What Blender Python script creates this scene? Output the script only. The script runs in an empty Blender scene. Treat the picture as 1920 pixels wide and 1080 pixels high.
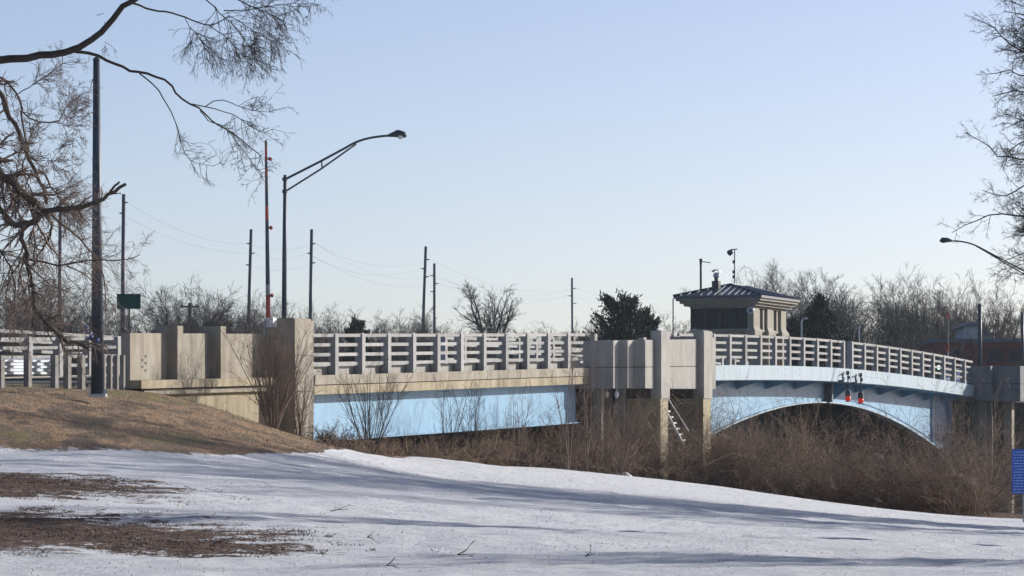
import bpy, math, random
import numpy as np
from mathutils import Vector
random.seed(7); rng = np.random.default_rng(11)
scene = bpy.context.scene
COL = scene.collection
# ------------------------------------------------------------------ camera, light, exposure
F = 7000.0; HZ = 830.0          # focal length in photo pixels, eye level row
cd = bpy.data.cameras.new('camera'); cam = bpy.data.objects.new('camera', cd); COL.objects.link(cam)
cd.sensor_width = 36; cd.lens = F/1920*36; cd.shift_y = (HZ-540)/1920
cd.clip_start = 0.5; cd.clip_end = 9000
cam.location = (0, 0, 0); cam.rotation_euler = (math.pi/2, 0, 0)
scene.camera = cam
SUN_AZ = math.radians(57.0); SUN_EL = math.radians(20.0)      # azimuth clockwise from +Y
w = bpy.data.worlds.new("World"); scene.world = w; w.use_nodes = True
wn = w.node_tree.nodes; wl = w.node_tree.links
bg = wn['Background']; sky = wn.new('ShaderNodeTexSky'); sky.sky_type = 'NISHITA'; sky.sun_disc = False
sky.sun_elevation = SUN_EL; sky.sun_rotation = SUN_AZ
sky.air_density = 0.6; sky.dust_density = 0.85; sky.ozone_density = 0.6
tint = wn.new('ShaderNodeMix'); tint.data_type = 'RGBA'; tint.blend_type = 'MULTIPLY'
tint.inputs[0].default_value = 1.0; tint.inputs[7].default_value = (.99, .945, 1.0, 1)
wl.new(sky.outputs[0], tint.inputs[6]); wl.new(tint.outputs[2], bg.inputs[0])
bg.inputs[1].default_value = 0.105
sl = bpy.data.lights.new('sun', 'SUN'); sl.energy = 5.0; sl.angle = math.radians(0.6); sl.color = (1, 0.95, 0.87)
sun = bpy.data.objects.new('sun', sl); COL.objects.link(sun)
sv = Vector((math.sin(SUN_AZ)*math.cos(SUN_EL), math.cos(SUN_AZ)*math.cos(SUN_EL), math.sin(SUN_EL)))
sun.rotation_euler = sv.to_track_quat('Z', 'Y').to_euler()
scene.view_settings.view_transform = 'Standard'; scene.view_settings.look = 'None'
scene.view_settings.exposure = 0.42; scene.view_settings.gamma = 1
# ------------------------------------------------------------------ geometry helpers
PHI = math.atan2(2591, 7000)
U = np.array([math.sin(PHI), math.cos(PHI)]); N = np.array([math.cos(PHI), -math.sin(PHI)])
O = np.array([-6.25, 134.6])
def P(t, m, z=0.0):
    q = O+U*t+N*m
    return (float(q[0]), float(q[1]), float(z))
def tx(x, m=0.0):            # station along the bridge of photo column x on the vertical plane at offset m
    a = (x-960)/F
    return (O[1]*a-O[0]-(N[0]-a*N[1])*m)/(U[0]-a*U[1])
def mx(x, t):                # offset of photo column x on the cross plane at station t
    a = (x-960)/F
    return (a*(O[1]+U[1]*t)-O[0]-U[0]*t)/(N[0]-a*N[1])
def zy(y, t, m=0.0): return (HZ-y)/F*(O[1]+U[1]*t+N[1]*m)
def at(x, y, Y): return ((x-960)/F*Y, Y, (HZ-y)/F*Y)
_dk = np.array([(-80,.4),(-30,1.60),(-17,2.0),(0,2.45),(15,2.87),(25,3.15),(46,3.69),(56.3,3.87),(66.7,3.96),(79.6,3.89),(92,3.67),(99,3.5),(120,2.95),(200,.9)])
def deck(t):
    # smooth interpolation of the road profile
    x = _dk[:,0]; y = _dk[:,1]; s = np.gradient(y, x)
    i = int(np.clip(np.searchsorted(x, t)-1, 0, len(x)-2)); h = x[i+1]-x[i]; q = (t-x[i])/h
    return float((2*q**3-3*q*q+1)*y[i]+(q**3-2*q*q+q)*h*s[i]+(-2*q**3+3*q*q)*y[i+1]+(q**3-q*q)*h*s[i+1])

def tag(o, label=None, cat=None, group=None, kind=None):
    if label: o['label'] = label
    if cat: o['category'] = cat
    if group: o['group'] = group
    if kind: o['kind'] = kind
    return o
def link_mesh(name, verts, faces, mat, parent=None, smooth=False):
    me = bpy.data.meshes.new(name); me.from_pydata([tuple(v) for v in verts], [], faces); me.update()
    if mat: me.materials.append(mat)
    if smooth:
        me.polygons.foreach_set('use_smooth', [True]*len(me.polygons))
    o = bpy.data.objects.new(name, me); COL.objects.link(o)
    if parent:
        o.parent = parent
        ml = parent_world(parent)
        o.matrix_parent_inverse.identity()
        o.location = (-ml[0], -ml[1], -ml[2])
    return o
def parent_world(p):
    l = Vector(p.location)
    while p.parent: p = p.parent; l = l+Vector(p.location)
    return l
def thing(name, loc, label, cat, group=None):
    e = bpy.data.objects.new(name, None); COL.objects.link(e); e.location = loc; e.empty_display_size = .5
    return tag(e, label, cat, group)
class MB:
    def __init__(s): s.v = []; s.f = []
    def add(s, vs, fs):
        k = len(s.v); s.v += [tuple(v) for v in vs]; s.f += [tuple(i+k for i in f) for f in fs]; return s
    def hexa(s, b, t):           # four bottom and four top points, same order
        return s.add(list(b)+list(t), [(3,2,1,0),(4,5,6,7),(0,1,5,4),(1,2,6,5),(2,3,7,6),(3,0,4,7)])
    def rbox(s, t0, t1, m0, m1, zb, zt):   # box in road coordinates, z may follow the station
        g = lambda z, t: z(t) if callable(z) else z
        b = [P(t0,m0,g(zb,t0)),P(t0,m1,g(zb,t0)),P(t1,m1,g(zb,t1)),P(t1,m0,g(zb,t1))]
        c = [P(t0,m0,g(zt,t0)),P(t0,m1,g(zt,t0)),P(t1,m1,g(zt,t1)),P(t1,m0,g(zt,t1))]
        return s.hexa(b, c)
    def run(s, t0, t1, n, m0, m1, zb, zt):   # long box in n steps following the profile, without inner faces
        g = lambda z, t: z(t) if callable(z) else z
        k = len(s.v)
        for i in range(n+1):
            t = t0+(t1-t0)*i/n
            s.v += [P(t,m0,g(zb,t)),P(t,m1,g(zb,t)),P(t,m1,g(zt,t)),P(t,m0,g(zt,t))]
        for i in range(n):
            a = k+4*i
            for j in range(4): s.f.append((a+j, a+(j+1)%4, a+4+(j+1)%4, a+4+j))
        s.f += [(k+3,k+2,k+1,k),(k+4*n,k+4*n+1,k+4*n+2,k+4*n+3)]
        return s
    def box(s, c, sx, sy, sz):
        x,y,z = c
        b = [(x-sx,y-sy,z-sz),(x+sx,y-sy,z-sz),(x+sx,y+sy,z-sz),(x-sx,y+sy,z-sz)]
        return s.hexa(b, [(p[0],p[1],z+sz) for p in b])
    def tube(s, pts, rad, n=8):
        pts = [Vector(p) for p in pts]; k = len(s.v)
        if not hasattr(rad, '__len__'): rad = [rad]*len(pts)
        for i, p in enumerate(pts):
            d = (pts[min(i+1,len(pts)-1)]-pts[max(i-1,0)]).normalized()
            a = d.cross(Vector((0.13,0.31,1)) if abs(d.z) < .9 else Vector((1,0.1,0))).normalized(); b = d.cross(a)
            for j in range(n):
                q = 2*math.pi*j/n; s.v.append(tuple(p+(a*math.cos(q)+b*math.sin(q))*rad[i]))
        for i in range(len(pts)-1):
            for j in range(n):
                s.f.append((k+i*n+j, k+i*n+(j+1)%n, k+(i+1)*n+(j+1)%n, k+(i+1)*n+j))
        s.f.append(tuple(k+j for j in range(n))[::-1]); s.f.append(tuple(k+(len(pts)-1)*n+j for j in range(n)))
        return s
    def prism(s, poly, vec):     # polygon (3D points) swept along vec
        n = len(poly); v2 = [tuple(np.add(p, vec)) for p in poly]
        return s.add(list(poly)+v2, [tuple(range(n))[::-1], tuple(range(n,2*n))]+[(i,(i+1)%n,n+(i+1)%n,n+i) for i in range(n)])
    def build(s, name, mat, parent=None, smooth=False): return link_mesh(name, s.v, s.f, mat, parent, smooth)
def beam_between(name, mat, parent, *a): return MB().rbox(*a).build(name, mat, parent)
# ------------------------------------------------------------------ materials
def mat(name, base, rough=.8, var=.2, scale=3.0, bump=.0, streak=0.0, metal=0.0, second=None, spec=.3, emit=None, fine=40.0):
    m = bpy.data.materials.new(name); m.use_nodes = True; nt = m.node_tree; nd = nt.nodes; lk = nt.links
    bs = nd['Principled BSDF']; bs.inputs['Roughness'].default_value = rough; bs.inputs['Metallic'].default_value = metal
    bs.inputs['Specular IOR Level'].default_value = spec
    geo = nd.new('ShaderNodeNewGeometry')
    n1 = nd.new('ShaderNodeTexNoise'); n1.inputs['Scale'].default_value = scale; n1.inputs['Detail'].default_value = 8; n1.inputs['Roughness'].default_value = .65
    lk.new(geo.outputs['Position'], n1.inputs['Vector'])
    r = nd.new('ShaderNodeValToRGB'); e = r.color_ramp.elements
    c2 = second or tuple(c*(1-var) for c in base)
    e[0].position = .32; e[0].color = (*c2, 1); e[1].position = .68; e[1].color = (*tuple(min(1,c*(1+var*.5)) for c in base), 1)
    lk.new(n1.outputs[0], r.inputs[0]); out = r.outputs[0]
    if streak:
        mp = nd.new('ShaderNodeMapping'); mp.inputs['Scale'].default_value = (2.6, 2.6, .45); lk.new(geo.outputs['Position'], mp.inputs[0])
        n2 = nd.new('ShaderNodeTexNoise'); n2.inputs['Scale'].default_value = 1.2; n2.inputs['Detail'].default_value = 6; lk.new(mp.outputs[0], n2.inputs['Vector'])
        r2 = nd.new('ShaderNodeValToRGB'); r2.color_ramp.elements[0].position = .35; r2.color_ramp.elements[1].position = .6
        r2.color_ramp.elements[0].color = (1-streak,1-streak*1.05,1-streak*1.15,1); r2.color_ramp.elements[1].color = (1,1,1,1)
        lk.new(n2.outputs[0], r2.inputs[0])
        mm = nd.new('ShaderNodeMix'); mm.data_type = 'RGBA'; mm.blend_type = 'MULTIPLY'; mm.inputs[0].default_value = 1
        lk.new(out, mm.inputs[6]); lk.new(r2.outputs[0], mm.inputs[7]); out = mm.outputs[2]
    lk.new(out, bs.inputs['Base Color'])
    if bump:
        n3 = nd.new('ShaderNodeTexNoise'); n3.inputs['Scale'].default_value = fine; n3.inputs['Detail'].default_value = 5
        lk.new(geo.outputs['Position'], n3.inputs['Vector'])
        b = nd.new('ShaderNodeBump'); b.inputs['Strength'].default_value = bump; b.inputs['Distance'].default_value = .03
        lk.new(n3.outputs[0], b.inputs['Height']); lk.new(b.outputs[0], bs.inputs['Normal'])
    if emit:
        bs.inputs['Emission Color'].default_value = (*emit[0], 1); bs.inputs['Emission Strength'].default_value = emit[1]
    return m
M = dict(
 conc=mat('cream_concrete', (.325,.295,.24), .9, .22, .9, .4, .24),
 conc_warm=mat('tan_concrete', (.36,.31,.22), .9, .22, 1.4, .4, .28),
 conc_grey=mat('grey_concrete', (.345,.335,.315), .9, .16, .8, .4, .18),
 conc_shade=mat('shaded_pier_concrete', (.20,.205,.215), .9, .18, .9, .4, .15),  # far pier's concrete, darkened: its shade is put into the base colour
 conc_dark=mat('dark_concrete', (.10,.09,.08), .9, .3, .8, .4, .25),  # shade under the piers put into the wall colour; also serves joints
 rail=mat('weathered_rail_concrete', (.33,.33,.325), .85, .15, 2.0, .2, .1),
 blue=mat('pale_blue_steel_paint', (.17,.345,.52), .5, .12, .4, .05, .15),
 palefascia=mat('whitish_blue_fascia', (.31,.40,.47), .6, .10, .8, .1, .14),
 under=mat('dark_steel_underside', (.10,.13,.16), .7, .3, 1.0),
 asphalt=mat('asphalt', (.055,.055,.06), .9, .2, 3, .3),
 polesteel=mat('grey_blue_pole_steel', (.06,.075,.10), .5, .2, 2.0, 0, .1, .2),
 galv=mat('galvanised_steel', (.38,.42,.46), .45, .15, 3.0, 0, 0, .5),
 darkmetal=mat('dark_metal', (.045,.055,.07), .5, .2, 3.0),
 white=mat('white_paint', (.75,.75,.74), .6, .08, 2.0),
 redp=mat('faded_red_paint', (.42,.07,.04), .6, .2, 3.0),
 wood=mat('weathered_wood', (.17,.15,.13), .9, .3, 3.0, .3, .3),
 glass=mat('dark_window_glass', (.012,.016,.022), .35, .1, 1.0, spec=.2),
 post=mat('grey_timber_post', (.24,.23,.215), .9, .2, 3.0, .3, .2),
 stone=mat('limestone', (.30,.28,.24), .85, .12, 1.5, .2, .15),
 roof=mat('dark_blue_roof_metal', (.045,.06,.10), .4, .2, 2.0, spec=.5),
 ribs=mat('roof_rib_metal', (.22,.23,.25), .4, .2, 2.0, spec=.5),
 brick=mat('red_brown_brick', (.17,.06,.045), .9, .25, .4, .2),
 green=mat('dark_green_sign', (.012,.075,.06), .5, .25, 2.0),
 signblue=mat('blue_sign_panel', (.02,.09,.42), .5, .12, 2.0),
 signmark=mat('pale_blue_print', (.30,.42,.72), .6, .1, 2.0),
 redlens=mat('red_lens', (.6,.02,.015), .3, .05, 2, emit=((1,.05,.03),.25)),
 greenlens=mat('green_lens', (.1,.8,.3), .3, .05, 2, emit=((.45,1,.6),6)),
 barkdark=mat('dark_bark', (.050,.040,.034), .95, .35, 6.0, .5),
 bark=mat('brown_bark', (.12,.092,.072), .95, .4, 6.0, .5),
 twig=mat('twig_brown', (.20,.15,.125), .9, .35, 1.5),
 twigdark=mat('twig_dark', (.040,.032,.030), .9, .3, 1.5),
 brush=mat('thicket_stems', (.29,.21,.155), .9, .6, .35, second=(.08,.052,.042)),
 brushtan=mat('dry_straw_stems', (.30,.22,.14), .9, .35, .9),
 brushred=mat('rust_brown_stems', (.17,.075,.035), .9, .4, .5),
 fartwig=mat('far_twigs', (.062,.055,.055), .95, .35, .2),
 needle=mat('evergreen_needles', (.022,.040,.020), .9, .5, .6),
 needleb=mat('spruce_needles', (.020,.033,.026), .9, .5, .6),
 grass=mat('dry_grass_blades', (.33,.235,.135), .95, .4, .35, second=(.10,.072,.055)),
 litter=mat('leaf_litter', (.13,.085,.06), .95, .5, 2.0),
 car=mat('silver_car_paint', (.80,.81,.82), .25, .03, 1, metal=.1, spec=.6),
 tyre=mat('tyre_rubber', (.02,.02,.02), .9, .1, 3),
 wire=mat('power_line_wire', (.12,.13,.14), .7, .1, 1),
 snowy=mat('old_snow', (.6,.61,.63), .9, .15, 5, .6),
 bluecloth=mat('blue_plastic', (.06,.08,.20), .6, .2, 4),
)
_rt = M['rail'].node_tree; _oi = _rt.nodes.new('ShaderNodeObjectInfo'); _mr = _rt.nodes.new('ShaderNodeMapRange'); _mr.inputs[3].default_value = .80; _mr.inputs[4].default_value = 1.12
_hs = _rt.nodes.new('ShaderNodeHueSaturation'); _bsd = _rt.nodes['Principled BSDF']; _src = _bsd.inputs['Base Color'].links[0].from_socket
_rt.links.new(_oi.outputs['Random'], _mr.inputs[0]); _rt.links.new(_mr.outputs[0], _hs.inputs['Value']); _rt.links.new(_src, _hs.inputs['Color']); _rt.links.new(_hs.outputs[0], _bsd.inputs['Base Color'])
# ------------------------------------------------------------------ ground
def rp(x, y, m): t = tx(x, m); q = P(t, m); return (q[0], q[1], zy(y, t, m))
cp = [(0,0,-1.7),(-30,0,-1.7),(30,0,-1.9),(-30,-40,-1.7),(30,-40,-1.9),(0,20,-1.75),(14,40,-1.95),(-14,40,-1.6)]
for x,y,Y in [(0,1080,48),(960,1080,48),(1920,1080,48),(0,985,60),(0,950,66),(0,909,75),(640,853,116),(700,856,123),(660,862,138),(900,877,142),(1245,910,143),(1450,936,143),(1650,962,143),(1850,983,143),(2100,990,143),(600,860,108),(0,893,80),(0,869,88),(0,852,93),(250,903,80),(250,877,90),(250,859,96),(500,912,82),(500,884,93),(500,866,103),(800,910,100),(800,884,118),(0,838,98),(300,847,101),(590,848,114),(-400,836,96),
              (960,968,78),(1920,1022,78),(960,900,118),(1920,990,125),(780,857,135),(1000,876,150),(1330,909,163),(1560,945,163),(1850,970,163),(2300,985,163),(2600,1000,130)]:
    cp.append(at(x,y,Y))
for x,y,m in [(240,736,.6),(300,740,.6),(370,766,.6),(437,793,.6),(500,815,.6),(553,832,.6),(588,842,.8),(120,733,1.0),(0,733,1.0),(-300,735,1.0)]: cp.append(rp(x,y,m))
for x,y,m in [(100,802,6)]: cp.append(rp(x,y,m))
for t,m,z in [(-40,-4,1.2),(-25,-4,1.65),(-10,-6,1.2),(5,-6,0.0),(5,-16,.4),(25,-10,-1.8),(40,1,-1.9),(45,-12,-2.4),(25,-60,0),(-30,-60,1.2),(60,-70,-.5),(10,4,-1.10),(25,2,-1.40),(45,30,-4.2),(40,60,-4.5),(-70,-5,.0),(-70,10,-.8)]:
    q = P(t,m); cp.append((q[0],q[1],z))
cp = np.array(cp, float)
def _U(r2): return np.where(r2 > 1e-9, r2*np.log(r2+1e-12), 0)
_s = 100.0
_A = cp[:,:2]/_s; _n = len(_A); _K = _U(((_A[:,None]-_A[None])**2).sum(-1))+np.eye(_n)*2e-4
_Pm = np.hstack([np.ones((_n,1)), _A]); _L = np.block([[_K,_Pm],[_Pm.T,np.zeros((3,3))]])
_W = np.linalg.solve(_L, np.concatenate([cp[:,2], np.zeros(3)]))
def sst(a, b, x): q = np.clip((x-a)/(b-a), 0, 1); return q*q*(3-2*q)
def zg(X, Y):
    X = np.atleast_1d(np.asarray(X, float)); Y = np.atleast_1d(np.asarray(Y, float)); out = np.empty(X.shape)
    fx = X.ravel(); fy = Y.ravel(); res = np.empty(len(fx))
    for i in range(0, len(fx), 20000):
        q = np.stack([fx[i:i+20000], fy[i:i+20000]], 1)/_s
        r2 = ((q[:,None]-_A[None])**2).sum(-1)
        res[i:i+20000] = _U(r2)@_W[:_n]+_W[_n]+q@_W[_n+1:]
    z = np.clip(res.reshape(X.shape), -4.5, 2.4)
    far = sst(260, 330, np.hypot(X, Y)); z = z*(1-far)+0.0*far
    side = sst(35, 70, np.abs(X))*sst(140, 60, Y); z = z*(1-side)-1.5*side
    t = (X-O[0])*U[0]+(Y-O[1])*U[1]
    ch = sst(46, 58, t)*(1-sst(96, 122, t)); z = z*(1-ch)-6.2*ch
    fb = sst(98, 124, t); z = z*(1-fb)+.6*fb
    return z
def gz(x, y): return float(zg(x, y)[0])
def vnoise(x, y, s, seed=0):
    # cheap smooth value noise
    r = np.random.default_rng(seed).random((256, 256)); x = x/s; y = y/s
    xi = np.floor(x).astype(int); yi = np.floor(y).astype(int); fx = x-xi; fy = y-yi; fx = fx*fx*(3-2*fx); fy = fy*fy*(3-2*fy)
    g = lambda a, b: r[a % 256, b % 256]
    return (g(xi,yi)*(1-fx)+g(xi+1,yi)*fx)*(1-fy)+(g(xi,yi+1)*(1-fx)+g(xi+1,yi+1)*fx)*fy
def relief(X, Y):
    nearm = np.clip((170-Y)/60, 0, 1)*(np.abs(X) < 60)
    return nearm*(.12*(vnoise(X,Y,6,1)-.5)+.075*(vnoise(X,Y,1.6,2)-.5)+.045*(vnoise(X,Y,.45,3)-.5))
def zgn(X, Y): X = np.asarray(X, float); Y = np.asarray(Y, float); return zg(X, Y)+relief(X, Y)
def toe_at(px, y):       # where the foot of the bank lies in the direction of a photo column
    Ys = np.linspace(92, 168, 900); z = zg((px-960)/F*Ys, Ys); r = HZ-z*F/Ys; k = int(np.argmax(r <= y)) if (r <= y).any() else int(np.argmin(r)); return ((px-960)/F*Ys[k], Ys[k])
_toe = [toe_at(*q) for q in ((-300,837),(-150,838),(0,839),(150,843),(300,849),(450,853),(560,851))]+[((x-960)/F*Y, Y) for x, Y in ((610,116),(700,126),(780,134),(1000,150),(1160,157),(1330,162),(1560,163),(1850,163),(2300,162))]
TOEX = np.array([-60]+[q[0] for q in _toe]+[60]); TOEY = np.array([92]+[q[1] for q in _toe]+[150])
print('toe', [(round(a,1), round(b,1)) for a, b in _toe])
def ground_cover(X, Y):
    # 1 = snow, 0 = bare: embankment, litter patches, thicket floor
    px = 960+F*X/np.maximum(Y, 1)
    toeX, toeY = TOEX, TOEY
    d = np.interp(X, toeX, toeY)-Y
    c = np.clip(.5+d/.9, -.6, 1.7)
    def blob(cx, cy, rx, ry): return np.clip(1.25-np.sqrt(((X-cx)/rx)**2+((Y-cy)/ry)**2), 0, 1)
    b = np.maximum.reduce([blob(-9.5, 58.5, 8.0, 8.6), blob(-12.4, 76.5, 7.5, 8.5), .85*blob(-4.9,55.5,3.2,4.2)])
    return np.maximum(c-b*2.2*np.clip(c,0,1), np.where(c < 0, -.9, -.22))
def fan_ground():
    # polar-ish grid: fine in view, wide enough all round
    ys = np.concatenate([np.linspace(-60, 40, 12), np.linspace(44, 120, 330), np.linspace(121, 190, 110), np.linspace(195, 420, 45), np.array([600,1200,2500.])])
    k = np.concatenate([np.array([-2400,-900,-260,-110]), np.linspace(-30, 30, 330)[1:-1]*1.0, np.array([110,260,900,2400.])])
    X = np.empty((len(ys), len(k))); Y = np.repeat(ys[:,None], len(k), 1)
    for i, y in enumerate(ys):
        sc = np.clip(abs(y)/130, .5, 3.0)
        kk = k.copy(); inner = np.abs(k) <= 30; kk[inner] = k[inner]*sc
        X[i] = kk
    Z = zg(X, Y)
    Z += relief(X, Y)
    t = (X-O[0])*U[0]+(Y-O[1])*U[1]
    v = np.stack([X, Y, Z], -1).reshape(-1, 3); nr, nc = X.shape
    idx = np.arange(nr*nc).reshape(nr, nc)
    f = np.stack([idx[:-1,:-1], idx[:-1,1:], idx[1:,1:], idx[1:,:-1]], -1).reshape(-1, 4)
    me = bpy.data.meshes.new('snowy_ground'); me.vertices.add(len(v)); me.vertices.foreach_set('co', v.ravel())
    me.loops.add(f.size); me.loops.foreach_set('vertex_index', f.ravel()); me.polygons.add(len(f))
    me.polygons.foreach_set('loop_start', np.arange(len(f))*4); me.polygons.foreach_set('loop_total', np.full(len(f), 4)); me.polygons.foreach_set('use_smooth', np.ones(len(f), bool))
    me.update(); me.validate()
    at_ = me.attributes.new('cover', 'FLOAT', 'POINT'); at_.data.foreach_set('value', ground_cover(X, Y).ravel())
    gr = np.clip((Y-np.interp(X, TOEX, TOEY)+1)/2, 0, 1)*(X < 0)
    at2 = me.attributes.new('turf', 'FLOAT', 'POINT'); at2.data.foreach_set('value', gr.ravel())
    o = bpy.data.objects.new('snowy_ground', me); COL.objects.link(o)
    m = bpy.data.materials.new('snow_and_turf'); m.use_nodes = True; nt = m.node_tree; nd = nt.nodes; lk = nt.links; bs = nd['Principled BSDF']
    geo = nd.new('ShaderNodeNewGeometry'); ac = nd.new('ShaderNodeAttribute'); ac.attribute_name = 'cover'; tf = nd.new('ShaderNodeAttribute'); tf.attribute_name = 'turf'
    def noise(s, det=8, rough=.65, sc=(1,1,1)):
        mp = nd.new('ShaderNodeMapping'); mp.inputs['Scale'].default_value = sc; lk.new(geo.outputs['Position'], mp.inputs[0])
        n = nd.new('ShaderNodeTexNoise'); n.inputs['Scale'].default_value = s; n.inputs['Detail'].default_value = det; n.inputs['Roughness'].default_value = rough
        lk.new(mp.outputs[0], n.inputs['Vector']); return n.outputs[0]
    def math_(op, a, b=None, clamp=False):
        n = nd.new('ShaderNodeMath'); n.operation = op; n.use_clamp = clamp
        for i, q in enumerate((a, b)):
            if q is None: continue
            if isinstance(q, (int, float)): n.inputs[i].default_value = q
            else: lk.new(q, n.inputs[i])
        return n.outputs[0]
    def ramp(inp, stops):
        r = nd.new('ShaderNodeValToRGB'); e = r.color_ramp.elements
        while len(e) < len(stops): e.new(.5)
        for q, (p, c) in zip(e, stops): q.position = p; q.color = (*c, 1)
        lk.new(inp, r.inputs[0]); return r.outputs[0]
    def mix(f, a, b):
        n = nd.new('ShaderNodeMix'); n.data_type = 'RGBA'; lk.new(f, n.inputs[0]); lk.new(a, n.inputs[6]); lk.new(b, n.inputs[7]); return n.outputs[2]
    brk = math_('ADD', math_('MULTIPLY', noise(1.2, 12, .78), .62), math_('MULTIPLY', noise(6.5, 10, .85, (1,.4,1)), .38))
    msk = math_('MULTIPLY', math_('SUBTRACT', math_('ADD', ac.outputs['Fac'], math_('MULTIPLY', math_('SUBTRACT', brk, .5), 6.5)), .42), 7.0, True)
    snow = ramp(noise(2.2, 10, .7), [(.25,(.54,.57,.61)),(.45,(.67,.69,.73)),(.7,(.73,.74,.76))])
    litter = ramp(noise(5, 12, .8), [(.36,(.022,.014,.012)),(.5,(.085,.050,.038)),(.62,(.26,.18,.12))])
    turf = ramp(noise(.32, 12, .72, (1,.5,2.2)), [(.38,(.05,.036,.03)),(.44,(.13,.09,.07)),(.50,(.40,.25,.14)),(.55,(.19,.135,.105)),(.62,(.20,.18,.06))])
    turf2 = mix(math_('MULTIPLY', noise(9, 8, .8), .6), turf, ramp(noise(14, 6, .8), [(.35,(.06,.045,.035)),(.65,(.33,.27,.18))]))
    bare = mix(tf.outputs['Fac'], litter, turf2)
    spk = math_('MULTIPLY', math_('SUBTRACT', math_('ADD', noise(16, 8, .8, (1,.6,1)), math_('MULTIPLY', noise(.4, 5, .7), .55)), .87), 9.0, True)
    dirty = nd.new('ShaderNodeRGB'); dirty.outputs[0].default_value = (.17,.145,.12,1)
    snow = mix(math_('MULTIPLY', spk, .75), snow, dirty.outputs[0])
    lk.new(mix(msk, bare, snow), bs.inputs['Base Color'])
    bs.inputs['Roughness'].default_value = .85; bs.inputs['Specular IOR Level'].default_value = .2
    h = math_('ADD', math_('MULTIPLY', noise(9, 8, .75), .6), noise(1.7, 6, .6))
    b = nd.new('ShaderNodeBump'); b.inputs['Strength'].default_value = 1.0; b.inputs['Distance'].default_value = .16
    lk.new(h, b.inputs['Height']); lk.new(b.outputs[0], bs.inputs['Normal'])
    me.materials.append(m); tag(o, 'snow covered park slope with brown bare patches and a dry grass embankment', None, None, 'structure')
fan_ground()
wm = mat('river_water', (.015,.022,.028), .08, .1, .3, .25, fine=1.2, spec=.5)
q = [P(40,-600,-4.9), P(40,400,-4.9), P(125,400,-4.9), P(125,-600,-4.9)]
tag(link_mesh('river_water', q, [(0,1,2,3)], wm), 'dark river water under the arched drawbridge', None, None, 'structure')
# ------------------------------------------------------------------ bridge: approach span
G = 2.515
MF = -14.0       # far edge of the roadway
def railing(parent, posts, face, zfun, first=None, bars_to=None, extra=()):
    """posts = stations of the posts; face = offset of the outer face; sgn gives which way is outward"""
    sgn = 1 if face >= -1 else -1
    pm = None
    for t in posts:
        b = MB(); zb = zfun(t)
        b.rbox(t-.30, t, face-.30*sgn, face, zb-.02, zb+1.44)
        b.hexa([P(t-.30,face-.30*sgn,zb+1.44),P(t-.30,face,zb+1.44),P(t,face,zb+1.44),P(t,face-.30*sgn,zb+1.44)],
               [P(t-.27,face-.26*sgn,zb+1.50),P(t-.27,face-.05*sgn,zb+1.50),P(t-.03,face-.05*sgn,zb+1.50),P(t-.03,face-.26*sgn,zb+1.50)])
        b.build('rail_post', M['rail'], parent)
    ts = list(posts)
    spans = [(ts[i], ts[i+1]-.30) for i in range(len(ts)-1)]
    if first is not None: spans.insert(0, (first, ts[0]-.30))
    if bars_to is not None: spans.append((ts[-1], bars_to))
    for a, b_ in spans:
        for k, h in enumerate((1.36, 1.02, .67, .33)):
            f0 = face-(.05 if k == 0 else .13)*sgn
            MB().rbox(a, b_, f0-.12*sgn, f0, lambda t, h=h: zfun(t)+h, lambda t, h=h: zfun(t)+h+.12).build('rail_bar', M['rail'], parent)
t0a, t1a = tx(588), tx(1102)
ap = thing('approach_span', P(t0a, -1, 0), 'straight bridge span with pale blue girder and concrete post railing left of the stepped pier', 'bridge span')
posts = [G*i for i in range(11)]
railing(ap, posts, 0.0, deck, first=t0a+.02, bars_to=t1a-.2)
MB().run(t0a, t1a, 16, -.34, -.62, deck, lambda t: deck(t)+.30).build('kerb', M['conc_grey'], ap)
MB().run(t0a, t1a, 16, 0.06, -.5, lambda t: deck(t)-.34, deck).build('upper_fascia', M['conc'], ap)
MB().run(t0a, t1a, 16, 0.02, -.5, lambda t: deck(t)-.69, lambda t: deck(t)-.37).build('lower_fascia', M['conc_warm'], ap)
zbl = zy(826, tx(591,-.56), -.56); zbr = zy(790.5, tx(1088,-.56), -.56); ta, tb = tx(591,-.56), tx(1088,-.56)
gb = lambda t: zbl+(zbr-zbl)*(t-ta)/(tb-ta)
def girder(mo, s, name):
    MB().run(t0a, t1a, 16, mo, mo-.06*s, gb, lambda t: deck(t)-.38).build(name, M['blue'], ap)
    MB().run(t0a, t1a, 16, mo+.18*s, mo-.24*s, lambda t: gb(t)-.05, gb).build('bottom_flange', M['blue'], ap)
for i in range(5):
    t = t0a+2.2+i*5.03
    MB().rbox(t, t+.025, .055, .063, lambda q: deck(q)-.335, lambda q: deck(q)-.005).build('form_joint', M['conc_dark'], ap)
    MB().rbox(t, t+.025, .015, .023, lambda q: deck(q)-.685, lambda q: deck(q)-.375).build('form_joint', M['conc_dark'], ap)
girder(-.56, 1, 'girder_web'); girder(MF+.56, -1, 'girder_web')
MB().run(t0a, t1a, 16, -.5, MF+.5, lambda t: deck(t)-.55, lambda t: deck(t)-.05).build('road_slab', M['asphalt'], ap)
MB().run(t0a, t1a, 16, MF, MF+.5, lambda t: deck(t)-.69, lambda t: deck(t)-.0).build('far_fascia', M['conc'], ap)
railing(ap, [2.6+G*i for i in range(11)], MF, deck, first=.3)
MB().run(29, 42, 6, MF, MF+.35, deck, lambda t: deck(t)+.32).build('far_parapet', M['conc_grey'], ap)
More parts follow.
